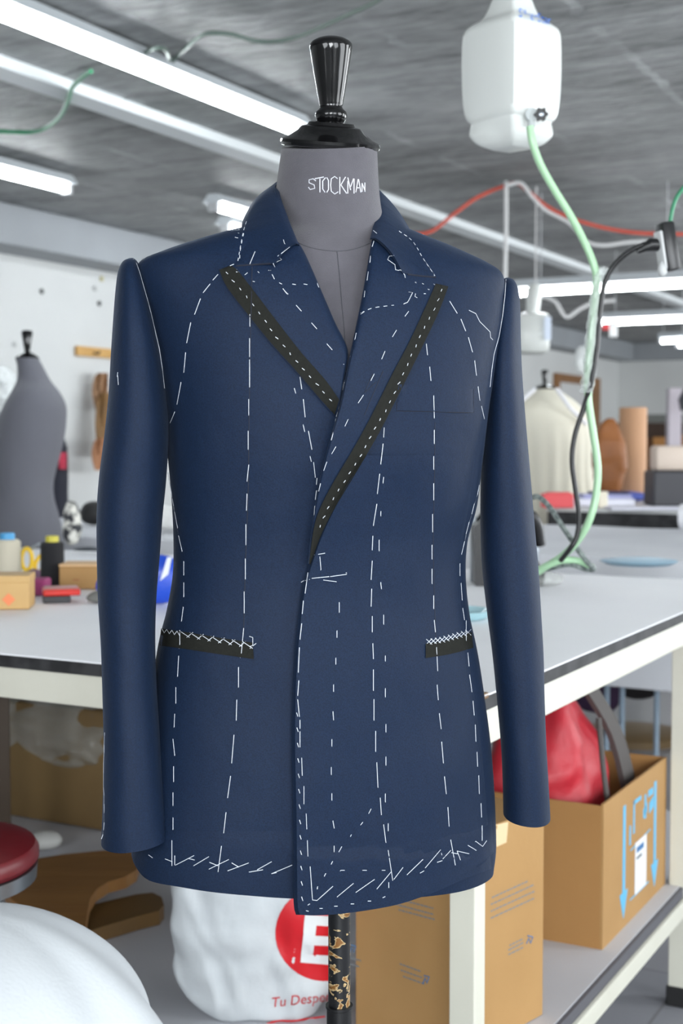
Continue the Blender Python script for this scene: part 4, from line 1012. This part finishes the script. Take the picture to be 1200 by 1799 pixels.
for i, (x0, x1, yb_, yt, mcol, lab) in enumerate(((1012, 1116, 886, 878, (232, 232, 240), 'lowest white paper pile on the far table'), )):
    e = b3o('paper_stack', x0, x1, 889, 877, .22, M('white_paper', (226, 226, 238), .6, bump=(2, .1)), lab, 'papers', 'sheets')
    hp = e['h']; 
    MB().box(-.10, .13, .02, .2, hp+.001, hp+.02, .002).build('folder', M('lilac_folder', (170, 172, 214), .5), e, smooth=False)
    MB().box(-.05, .12, .03, .2, hp+.021, hp+.032, .002).build('folder', M('navy_folder', (40, 48, 96), .5), e, smooth=False)
e = b3o('paper_sheets', 1075, 1225, 897, 893, .2, M('white_paper', (226, 226, 238), .6), 'loose white sheets hanging over the black table edge', 'papers', 'sheets')
bf = on(1100, 884, Z3); tag(lump(MB(), 0, 0, 0, .05, .19, .10, amp=.01, p=.6, taper=.2, seed=31).build('fabric_bundle', M('periwinkle_fabric', (92, 108, 190), .7), loc=(bf.x+.02, bf.y+.30, Z3)), 'periwinkle blue fabric bundle behind the paper pile', 'fabric')
e = b3o('sewing_machine', 1148, 1235, 890, 828, .22, M('charcoal_machine_case', (52, 52, 58), .5), 'charcoal machine with a beige top cover at the right frame edge', 'sewing machine', 'machine_case', bev=.01)
MB().box(-.10, .14, .03, .18, e['h']+.001, e['h']+.12, .018).build('top_cover', M('beige_plastic_cover', (206, 190, 176), .5), e)
pk = P(1184, 800, 8.6); tag(MB().box(-.028, .028, -.02, .02, 0, 2.60-.0, .004).build('post', M('pale_pink_post', (196, 190, 198), .5), loc=(pk.x+.0, pk.y, 0), smooth=False), 'pale post rising behind the beige machine cover', 'post') if False else None
# brown tube and box
for (x0, x1, yt, lab, mm) in ((1088, 1135, 716, 'tall light brown roll standing on the far table', M('light_kraft_tube', (180, 138, 104), .7)),):
    a = on(1090, 868, Z3); bb = P(1111, 850, 7.3)
    tb2 = empty('paper_roll', (bb.x, bb.y, Z3), 0, lab, 'paper roll'); hz = P(1111, yt, 7.3).z-Z3; rr = 24/F*7.3
    MB().lathe([(rr*.98, 0), (rr, .01), (rr, hz-.005), (rr*.97, hz), (rr*.8, hz), (rr*.8, hz-.03)], 32).build('rolled_paper', mm, tb2)
bb = P(1070, 850, 7.0); hz = P(1070, 735, 7.0).z-Z3
tag(lump(MB(), 0, 0, 0, hz, .085, .06, amp=.014, p=.5, taper=.05, seed=41).build('brown_paper_bag', M('orange_brown_paper', (150, 92, 40), .55, bump=(14, .6), var=(10, (120, 68, 26), .3)), loc=(bb.x, bb.y, Z3)), 'orange-brown crumpled paper bag left of the light brown roll', 'paper bag')
# far shelves
fs_ = P(1155, 800, 17); sh = empty('shelf_unit', (fs_.x, fs_.y, 0), RZ-math.pi/2, 'dark far shelf unit of brown boxes against the back wall', 'shelf unit')
MB().box(-.55, 1.2, .02, .45, 0, 1.52).build('cabinet', M('dark_brown_cabinet', (60, 42, 30), .6), sh, smooth=False)
random.seed(5)
for k in range(7): MB().box(-.52+k*.235, -.33+k*.235, -.03, .02, .9, 1.18+.2*random.random()).build('shelf_box', M('amber_card_%s' % 'abc'[k % 3], [(150, 96, 44), (112, 70, 36), (172, 120, 64)][k % 3], .6), sh, smooth=False)
MB().box(-.4, .9, .0, .4, 1.53, 1.62).build('top_clutter', M('grey_clutter', (110, 112, 108), .7), sh, smooth=False)
fp = P(1184, 700, 13); tag(MB().box(-.06, .06, -.06, .06, 0, 1.78, .004).build('pale_column', M('pale_lilac_paint', (186, 178, 186), .6), loc=(fp.x, fp.y, 0), smooth=False), 'pale lilac post standing before the far shelves', 'post')
fp = P(1192, 690, 12.5); fnn = tag(MB().lathe([(.16, 0), (.16, .02), (.02, .03), (.015, 1.55), (.10, 1.56), (.12, 1.66), (.06, 1.78), (.01, 1.79)], 24).build('floor_lamp', M('dark_grey_metal', (70, 70, 76), .5), loc=(fp.x+.12, fp.y, 0)), 'dark far lamp at the right frame edge', 'lamp')

# ---- grey dress form at left, in profile
def small_form(name, px, Y, label, prof, cloth, knobh, ztop, base_r=.16, depth=.8, mknob=gloss):
    c = P(px, 780, Y); root = empty(name, (c.x, Y, 0), 0, label, 'dress form')
    rg = []
    rows = smoothpath([Vector(t) for t in prof], 6)
    for t in rows:
        xl, xr, y, b_ = t; Lp, Rp = P(xl, y, Y), P(xr, y, Y); cc = (Lp+Rp)/2; a_ = (Rp.x-Lp.x)/2
        rg.append([Vector((cc.x+a_*math.cos(2*math.pi*i/40), Y+b_*math.sin(2*math.pi*i/40), cc.z)) for i in range(40)])
    blt(MB().rings(rg), 'torso', cloth, root, angle=80)
    t0 = rg[0]; cc = sum(t0, Vector())/40; r0 = (max(p.x for p in t0)-min(p.x for p in t0))/2
    blt(MB().lathe([(r0*1.02, -.006), (r0*1.05, 0), (r0, .006), (r0*.6, .016), (.012, .024)], 28, Matrix.Translation(cc)), 'neck_cap', mknob, root)
    k = knobh/.10
    blt(MB().lathe([(.010, .015), (.015, .022*k), (.010, .034*k), (.012, .045*k), (.021, .112*k), (.018, .120*k), (.002, .124*k)], 24, Matrix.Translation(cc)), 'knob', mknob, root)
    zb_ = rg[-1][0].z
    MB().tube([(cc.x*0, 0, .05), (0, 0, zb_+.02)], .014, 12).build('pole', MATS['black_painted_steel'], root)
    MB().lathe([(base_r, 0), (base_r, .012), (.03, .03), (.015, .06)], 24).build('base_plate', MATS['black_painted_steel'], root)
    return root
YF = 5.09
small_form('dress_form', 52, YF, 'bare grey dress form standing by the left wall, seen from the side', [(28, 68, 630, .055), (31, 76, 645, .058), (31, 88, 668, .08), (22, 104, 690, .14), (10, 114, 712, .165), (0, 115, 735, .17), (-5, 112, 765, .165), (-8, 104, 800, .155), (-8, 93, 845, .14), (-10, 94, 875, .135), (-18, 102, 905, .15), (-24, 109, 940, .165), (-26, 112, 990, .17), (-20, 108, 1050, .17)],
           M('slate_form_cloth', (94, 95, 103), .85, bump=(400, .2), sheen=.1), .085, 0)
cw = M('ivory_cotton', (220, 216, 200), .8, bump=(60, .2))
wfm = small_form('dress_form', 957, 7.8, 'dress form draped in ivory cloth behind the right sleeve', [(938, 976, 682, .06), (935, 981, 692, .065), (915, 1000, 712, .11), (893, 1025, 735, .14), (884, 1034, 760, .15), (886, 1030, 800, .15), (890, 1026, 850, .14), (886, 1032, 900, .15), (880, 1036, 950, .15)], cw, .085, 0)
# tunic with folds on the white form
Yw = 7.8; rg = []; tun = [(936, 978, 684, .075), (905, 1010, 705, .13), (880, 1030, 730, .165), (874, 1040, 770, .18), (878, 1040, 830, .18), (872, 1046, 890, .19), (868, 1050, 930, .2)]
for t in smoothpath([Vector(q) for q in tun], 6):
    Lp, Rp = P(t[0], t[2], Yw), P(t[1], t[2], Yw); cc = (Lp+Rp)/2; a_ = (Rp.x-Lp.x)/2; k = max(0, (t[2]-730)/200)
    rg.append([Vector((cc.x+(a_+.014*k*math.sin(i*1.3+k))*math.cos(2*math.pi*i/96), Yw+(t[3]+.014*k*math.sin(i*1.3+k))*math.sin(2*math.pi*i/96), cc.z)) for i in range(96)])
tu = MB().rings(rg, cap0=False, cap1=False); o = tag(tu.build('ivory_tunic', cw, recenter=True, angle=90), 'loose ivory tunic pinned on the far dress form', 'garment')
tc1 = [P(940, 683, Yw-.17), P(915, 705, Yw-.2), P(893, 730, Yw-.2)]; tc2 = [P(978, 683, Yw-.16), P(1000, 715, Yw-.2), P(1030, 745, Yw-.15)]
MB().tube(local(o, tc2), .012, 8).build('shoulder_tape', M('white_cotton_tape', (232, 232, 236), .7), o); MB().tube(local(o, tc1), .012, 8).build('shoulder_tape', MATS['white_cotton_tape'], o)
# dark garment behind the grey form
Yd = 7.6; c = P(104, 780, Yd); coat = empty('garment_stand', (c.x, Yd, 0), 0, 'dark navy garment with a red panel on a stand behind the grey form', 'garment')
rg = []
for t in smoothpath([Vector(q) for q in [(98, 108, 760, .02), (88, 117, 785, .08), (84, 119, 830, .10), (82, 119, 880, .10), (84, 124, 930, .11), (80, 128, 975, .12), (80, 128, 1040, .12)]], 5):
    Lp, Rp = P(t[0], t[2], Yd), P(t[1], t[2], Yd); rg.append([Vector(((Lp.x+Rp.x)/2+(Rp.x-Lp.x)/2*math.cos(2*math.pi*i/30), Yd+t[3]*math.sin(2*math.pi*i/30), Lp.z)) for i in range(30)])
blt(MB().rings(rg), 'coat', M('dark_navy_cloth', (28, 30, 44), .8), coat)
rg = []
for y in (795, 805, 815, 824): rg.append([P(103+(y-795)*.1, y, Yd-.12), P(117, y, Yd-.06), P(117, y, Yd-.05), P(103, y, Yd-.1)])
blt(MB().rings(rg), 'red_panel', M('crimson_cloth', (176, 30, 62), .7), coat)
MB().tube([(0, 0, .02), (0, 0, .62)], .014, 10).build('pole', MATS['black_painted_steel'], coat); MB().lathe([(.15, 0), (.15, .012), (.02, .03)], 20).build('base_plate', MATS['black_painted_steel'], coat)
# clear plastic over something at the left edge
c = P(8, 690, 7.8); ps = empty('plastic_wrapped_bundle', (c.x, 7.8, 0), 0, 'bundle in shiny clear plastic behind the grey dress form', 'bundle')
zt0, zb0 = P(0, 642, 7.8).z, P(0, 740, 7.8).z
mb = lump(MB(), -.02, 0, zb0, zt0, .10, .09, n=50, m=30, amp=.02, fr=20, seed=51, taper=.2); mb.build('plastic_film', M('milky_shiny_film', (216, 220, 220), .15, bump=(20, 1)), ps, angle=20)
MB().tube([(0, 0, .02), (0, 0, zb0+.04)], .014, 10).build('pole', MATS['black_painted_steel'], ps); MB().lathe([(.15, 0), (.15, .012), (.02, .03)], 20).build('base_plate', MATS['black_painted_steel'], ps)
# rack board and hanging paper patterns on the left wall
a, b = PW(134, 616, WL-.02), PW(240, 625, WL-.02); L_ = (b-a).length; hb = 17/F*a.y
rk = empty('coat_rack', a+Vector((0, 0, -hb/2)), RZ, 'pale wooden board fixed high on the white left wall', 'coat rack')
MB().box(0, L_, -.015, .015, 0, hb, .003).build('board', M('pale_pine_board', (206, 164, 96), .6, var=(3, (188, 142, 78), .3)), rk, smooth=False)
for s in (.12, .42, .8): MB().tube([(L_*s+.1, -.015, hb*.4), (L_*s+.1, -.06, hb*.3), (L_*s+.1, -.07, hb*.6)], .008, 8).build('hook', darkw, rk)
for i, (x0, x1, y0, y1, cc, lab) in enumerate(((169, 190, 655, 720, (170, 128, 92), 'uppermost of the brown paper shapes hanging on the left wall'), (174, 200, 690, 800, (150, 112, 66), 'long olive-brown paper shape hanging on the left wall'), (168, 192, 770, 826, (190, 132, 92), 'lowest orange-brown paper shape hanging on the left wall'))):
    Yp = PW(180, 700, WL-.12-.05*i); g = []
    for j in range(14):
        r = []
        for k in range(8):
            x = x0+(x1-x0)*k/7-(6*math.sin(math.pi*j/13) if k == 0 else 0); y = y0+(y1-y0)*j/13+(12 if k in (0,) and j == 0 else 0)
            p = PW(x, y, WL-.12-.05*i+.02*math.sin(k*1.4+j*.3)); r.append(p)
        g.append(r)
    o = tag(MB().sheet(g, [[p+E2*.006 for p in r] for r in g]).build('paper_pattern', M('brown_pattern_card_%s' % 'abc'[i], cc, .7, var=(4, tuple(int(q*.7) for q in cc), .3)), recenter=True), lab, 'paper pattern', 'brown paper patterns on the left wall')
# nail holes in the wall
for i, (x, y, cc) in enumerate(((73, 512, (90, 92, 92)), (174, 533, (80, 80, 82)), (178, 490, (190, 184, 140)), (166, 507, (170, 172, 172)), (25, 605, (180, 182, 182)))):
    p = PW(x, y, WL-.004); tag(MB().lathe([(.018, 0), (.022, .006), (.001, .012)], 10, Matrix.Rotation(math.pi/2, 4, 'X')).build('wall_plug', M('plug_%s' % 'abcde'[i], cc, .8), loc=p, rz=RZ), ['dark wall plug nearest the left frame edge', 'dark wall plug just left of the left jacket shoulder', 'yellowish wall plug highest beside the jacket shoulder', 'pale grey wall plug between the yellowish and dark ones', 'pale grey wall plug beside the grey form knob'][i], 'wall plug')
# dark things on the covered table at left
c = on(156, 926, .905); tag(lump(MB(), 0, 0, 0, .10, .065, .06, amp=.006, p=.9, taper=.15, seed=61).build('black_bag', M('black_soft_leather', (20, 20, 22), .6), loc=(c.x+.02, c.y, .915)), 'small round black bag on the covered table left of the left sleeve', 'bag')
c = on(126, 962, .905); tag(lump(MB(), 0, 0, 0, .15, .04, .05, amp=.012, p=.8, taper=.4, seed=62).build('patterned_cloth', M('black_dotted_white_cloth', (214, 212, 204), .8, var=(28, (40, 42, 48), .05)), loc=(c.x, c.y, .915)), 'white cloth with dark spots heaped beside the grey form', 'cloth')
c = on(155, 972, .905); tag(lump(MB(), 0, 0, 0, .015, .06, .03, amp=.004, p=.9, taper=.5, seed=63).build('dark_strap', M('dark_grey_strap', (60, 64, 70), .7), loc=(c.x, c.y, .912)), 'dark strap lying on the covered table near the spotted cloth', 'strap')
c = on(292, 935, .905); tag(lump(MB(), 0, 0, 0, .10, .08, .06, amp=.02, p=.9, taper=.3, seed=64).build('white_bundle', M('soft_white_bundle', (206, 206, 204), .8), loc=(c.x, c.y, .915)), 'soft white bundle seen in the gap under the left arm', 'bundle')

# ---- hanging water tank, hose and cables
YT = 2.6
tank = empty('water_tank', P(908, 248, YT)+Vector((0, .09, 0)), 0, 'white plastic gravity water tank hanging at upper right', 'water tank')
tm = M('translucent_white_plastic', (206, 209, 206), .32, sss=.35, bump=(2, .05))
TK = [(-42, .34, 0), (-25, .42, 0), (-8, .50, 0), (8, .62, 0), (18, .82, 0), (30, .97, 0), (50, 1.01, 0), (100, 1.02, 0), (150, 1.0, 0), (180, .955, 0), (192, .90, 0), (198, .83, 0), (206, .82, 0), (222, .78, 0), (236, .62, 0), (244, .40, 0)]
rg = []; R0 = 87/F*YT; ang = math.radians(-4)
for t in smoothpath([Vector(q) for q in TK], 5):
    y, s, _ = t; cc = P(908, y, YT); cc = Vector((tank.location.x, tank.location.y, cc.z)); r = []
    for i in range(72):
        th = 2*math.pi*i/72; c_, s_ = math.cos(th), math.sin(th)
        # rounded diamond with its edge towards the viewer
        m_ = (abs(c_)**1.15+abs(s_)**1.15)**(-1/1.15); k = m_*R0*s
        gr = 0
        if 60 < y < 150:
            for a0 in (-1.15, -.83, -.50): gr += .005*math.exp(-((th-2*math.pi-a0)/.05)**2) if th > math.pi else 0
        if y > 200: k *= 1+.10*math.cos(2*th+.6)*min(1, (y-200)/20)
        k -= gr; r.append(cc+Vector((c_*math.cos(ang)-s_*math.sin(ang), c_*math.sin(ang)+s_*math.cos(ang), 0))*k)
    rg.append(r)
tmb = MB().rings(rg); TKS = Surf(); TKS.add(tmb.v, tmb.f); blt(tmb, 'container', tm, tank, angle=60)
decal(TKS, 'SilverStar', (911, 29), (15, 3.8), (0, -22), M('blue_tank_print', (30, 120, 220), .5), 'lettering', tank, .001)
decal(TKS, 'steam iron', (920, 146), (10, 2.2), (0, -10), M('pale_blue_print', (170, 196, 222), .5), 'lettering', tank, .001) if False else None
ht_ = P(908, -42, YT)
MB().tube(local(tank, [Vector((tank.location.x, tank.location.y, ht_.z-.01)), Vector((tank.location.x, tank.location.y, ht_.z+.05))]), .028, 20).build('filler_cap', M('white_plastic', (230, 230, 230), .4), tank)
tp = TKS.pt(932, 204, 0)
MB().tube(local(tank, [tp+Vector((0, .02, .0)), tp+Vector((.0, -.018, 0)), ]), .012, 14).build('tap', M('clear_grey_plastic', (170, 176, 176), .3), tank)
MB().tube(local(tank, [tp+Vector((0, -.012, .0)), tp+Vector((0, -.012, -.022))]), .007, 12).build('tap_outlet', MATS['clear_grey_plastic'], tank)
kn = []
for i in range(48):
    a = 2*math.pi*i/48; kn.append((math.cos(a)*(.0115+.0018*math.cos(6*a)), 0, math.sin(a)*(.0115+.0018*math.cos(6*a))))
kp = tp+Vector((.017, -.026, -.002)); mb = MB().prism(kn, (0, .010, 0), Matrix.Translation(kp)); mb.v = local(tank, mb.v); kb = mb.build('tap_knob', blackc, tank, smooth=False)
MB().tube(local(tank, [kp+Vector((0, .004, 0)), tp+Vector((.0, -.008, 0))]), .004, 8).build('tap_stem', blackc, tank)
MB().lathe([(.0045, 0), (.0045, .001), (.001, .002)], 16, Matrix.Translation(kp-tank.location+Vector((0, -.0003, 0))) @ Matrix.Rotation(math.pi/2, 4, 'X')).build('knob_centre', steel, tank)
blt(MB().tube(smoothpath([Vector((tank.location.x, tank.location.y, ht_.z+.05)), Vector((tank.location.x+.002, tank.location.y, ht_.z+.2)), Vector((tank.location.x, tank.location.y, CEIL))], 6), .003, 8), 'hanging_cord', whitec, tank)
hosem = M('pale_green_hose', (164, 202, 164), .3, sss=.2)
hz_ = [(931, 222, 2.56), (936, 252, 2.56), (950, 290, 2.57), (975, 335, 2.58), (1003, 380, 2.59), (1028, 428, 2.6), (1043, 465, 2.6), (1048, 492, 2.6), (1044, 540, 2.6), (1038, 600, 2.6), (1033, 655, 2.6), (1034, 705, 2.6), (1042, 760, 2.6), (1050, 820, 2.6), (1047, 870, 2.6), (1035, 915, 2.6), (1015, 950, 2.62), (990, 975, 2.65), (965, 992, 2.68), (945, 1005, 2.7)]
def hose(name, pts, r, m, label, cat, **k): return tag(MB().tube(smoothpath([P(*q) for q in pts], 8), r, 12).build(name, m, recenter=True), label, cat, **k)
hose('hose', hz_, .0072, hosem, 'pale green hose running down from the white water tank', 'hose')
hose('power_cable', [(1150, 428, 2.56), (1130, 430, 2.56), (1100, 446, 2.57), (1076, 470, 2.58), (1062, 500, 2.585), (1054, 550, 2.59), (1049, 610, 2.59), (1040, 665, 2.59), (1026, 715, 2.6), (1010, 765, 2.6), (1005, 810, 2.6), (1011, 860, 2.6), (1017, 905, 2.6), (1014, 940, 2.6), (1003, 962, 2.6), (985, 985, 2.62)], .0048, blackc, 'black power cable hanging beside the green hose', 'cable')
wr_ = [(1058, 470, 2.6), (1050, 510, 2.6), (1044, 560, 2.6), (1038, 620, 2.6), (1034, 665, 2.6), (1030, 690, 2.6)]
sp = smoothpath([P(*q) for q in wr_], 10); rg = []
for i, p in enumerate(sp):
    r = []
    for k in range(18):
        a = 2*math.pi*k/18; rad = .0125+.004*noise.noise(Vector((k*1.7, i*.35, 3)))+.003*math.sin(i*.9+k)*(.4 if 4 < i < len(sp)-4 else 1)
        r.append(p+Vector((math.cos(a)*rad*(1.0 if 5 < i < len(sp)-5 else .85), math.sin(a)*rad, 0)))
    rg.append(r)
tag(MB().rings(rg, False, False).build('plastic_wrap', M('clear_plastic_wrap', (225, 230, 228), .12, alpha=.38, bump=(50, .8)), recenter=True, angle=20), 'clear plastic film wrapped round the hose and black cable', 'plastic film')
hose('hose', [(1042, 998, 2.66), (1020, 987, 2.66), (990, 984, 2.66), (965, 992, 2.67), (935, 1008, 2.7), (900, 1025, 2.75)], .0072, hosem, 'pale green hose end looping back over the table', 'hose')
hose('braided_hose', [(905, 905, 2.7), (925, 880, 2.68), (945, 873, 2.66), (965, 890, 2.65), (985, 920, 2.64), (1012, 960, 2.64), (1030, 985, 2.64), (1043, 999, 2.65), (1030, 1000, 2.66), (1000, 992, 2.66), (960, 1000, 2.7)], .0052, M('grey_braided_rubber', (74, 84, 84), .4, bump=(400, .6), var=(120, (140, 150, 146), .15)), 'dark grey braided steam hose looping above the table', 'hose')
# iron standing on the table behind the right sleeve
ip = on(895, 1030, .9); iron = empty('steam_iron', (ip.x, ip.y, .901), 0, 'black steam iron standing behind the right sleeve', 'iron')
MB().prism([(-.085, 0, 0), (.085, 0, 0), (.09, 0, .03), (.02, 0, .15), (-.06, 0, .175), (-.09, 0, .15)], (0, .10, 0)).build('iron_body', blackc, iron, smooth=False)
MB().tube(smoothpath([(-.07, .05, .16), (-.03, .03, .20), (.06, .03, .175), (.085, .05, .10)], 6), .014, 12).build('handle', blackc, iron)
MB().box(-.09, .09, .10, .108, 0, .17, .003).build('soleplate', steel, iron)
ip = on(838, 1096, .9); tag(MB().lathe([(.055, 0), (.062, .004), (.072, .016), (.070, .018), (.058, .008), (.001, .006)], 40).build('glass_dish', M('pale_aqua_glass', (176, 214, 222), .1, alpha=.75), loc=(ip.x-.03, ip.y+.075, .902)), 'pale aqua glass dish on the table between body and right sleeve', 'dish')
cr = lump(MB(), 0, 0, 0, .035, .05, .04, amp=.015, fr=25, seed=71); tag(cr.build('crumpled_film', film, loc=on(955, 1030)+Vector((0, 0, .002)), angle=15), 'scrap of crumpled clear film under the hoses', 'plastic film')
# hanging power strip
pp = P(1172, 434, 2.56); ps = empty('power_strip', pp, 0, 'black power strip hanging at the right frame edge', 'power strip')
rm = Matrix.Rotation(math.radians(-9), 4, 'Y') @ Matrix.Rotation(math.radians(20), 4, 'Z')
MB().box(-.012, .014, -.016, .016, -.045, .045, .004, rm).build('strip_body', M('black_plastic', (22, 22, 24), .3), ps)
MB().box(-.018, -.012, -.012, .012, -.04, .03, .002, rm).build('socket_face', M('white_socket_plastic', (190, 192, 192), .4), ps)
MB().tube([(-.014, 0, .004), (-.030, 0, .004), (-.042, 0, -.001), (-.055, 0, -.008)], [.012, .012, .008, .005], 12).build('plug', blackc, ps)
lump(MB(), -.010, -.008, -.055, -.025, .010, .010, amp=.001, n=16, m=8, p=1).build('white_plug', MATS['white_socket_plastic'], ps)
hose('green_cord', [(1176, 400, 2.56), (1181, 370, 2.56), (1190, 345, 2.56), (1210, 318, 2.56), (1240, 270, 2.56), (1250, 100, 2.56), (1250, -60, 2.56), (1250, -85, 2.56)], .004, greenc, 'green cord from which the black power strip hangs', 'cord')
# a second far tank
ft = P(935, 585, 8.6); f2 = empty('water_tank', ft, 0, 'far white water tank hanging above the ivory-draped form', 'water tank')
MB().box(-.10, .10, -.09, .09, -.13, .12, .035).build('container', tm, f2); MB().tube([(0, 0, .12), (.01, 0, .25), (.02, 0, .30)], [.04, .05, .035], 12).build('filler_neck', tm, f2)
MB().tube([(.02, 0, .28), (.02, 0, CEIL-ft.z)], .005, 8).build('hanging_wire', whitec, f2)
MB().box(.06, .10, -.115, -.105, -.05, .09).build('paper_label', M('pale_blue_label', (210, 220, 236), .5), f2, smooth=False)
ft = P(1022, 632, 8.2); tag(lump(MB(), 0, 0, -.08, .08, .05, .05, amp=.012, seed=81).build('plastic_clump', M('milky_shiny_film', (216, 220, 220), .15, bump=(20, 1)), loc=ft), 'small clump of clear plastic hanging left of the wrapped hose', 'plastic film')
# red and white tag under the second strip light
ft = P(1075, 580, 10); tg = empty('hanging_sign', ft, 0, 'small red and white sign hanging under the strip light', 'sign')
MB().box(-.02, .04, -.01, .01, -.05, .06, .004).build('white_panel', MATS['white_plastic'], tg); MB().box(-.07, -.02, -.01, .01, .0, .05, .004).build('red_panel', bredm, tg)

# ---- under and beyond the table, right
fr2 = PZ(1110, 1300, 0); stl = empty('metal_rack', P(1110, 1150, 4.6)*1, 0, 'blue-grey tubular metal rack behind the work table', 'rack'); stl.location.z = 0
bg = M('blue_grey_steel', (150, 168, 184), .35, metal=.3)
zr = P(1110, 1150, 4.6).z
for px in (1067, 1094, 1155):
    q = P(px, 1150, 4.6); MB().tube([(q.x-stl.location.x, 0, 0), (q.x-stl.location.x, 0, zr)], .010, 12).build('upright', bg, stl)
q0, q1 = P(1067, 1150, 4.6), P(1163, 1150, 4.6); MB().tube([(q0.x-stl.location.x-.02, 0, zr), (q1.x-stl.location.x, 0, zr)], .011, 12).build('top_bar', bg, stl)
c = P(1055, 1215, 5.0); zz = P(0, 1238, 5.0).z
tag(lump(MB(), 0, 0, 0, P(0, 1170, 5.0).z, .11, .09, amp=.02, p=.7, taper=.1, seed=91).build('purple_bag', M('dark_purple_cloth', (58, 36, 66), .8), loc=(c.x, 5.0, .001)), 'dark purple cloth bag on the floor beyond the work table', 'bag') if False else None
pc = tag(lump(MB(), 0, 0, 0, .22, .10, .06, amp=.02, p=.6, taper=.1, seed=91).build('purple_bag', M('dark_purple_cloth', (58, 36, 66), .8), loc=(P(1052, 1200, 4.85).x, 4.85, zz)), 'dark purple cloth bag hanging beyond the work table', 'bag')
tag(lump(MB(), 0, 0, 0, .20, .11, .06, amp=.012, p=.6, taper=.05, seed=92).build('dark_bag', M('black_brown_leather', (30, 26, 26), .5), loc=(P(1122, 1200, 5.3).x, 5.3, P(0, 1228, 5.3).z)), 'blackish bag hanging behind the blue-grey rack', 'bag')
cb = PZ(1110, 1298, 0); chs = empty('round_base', (cb.x, cb.y, 0), 0, 'round brown-edged stand base on the far floor', 'stand base')
MB().lathe([(.22, 0), (.22, .03), (.21, .035), (.12, .05), (.02, .06)], 40).build('base_disc', M('brown_edged_base', (120, 98, 66), .5), chs)
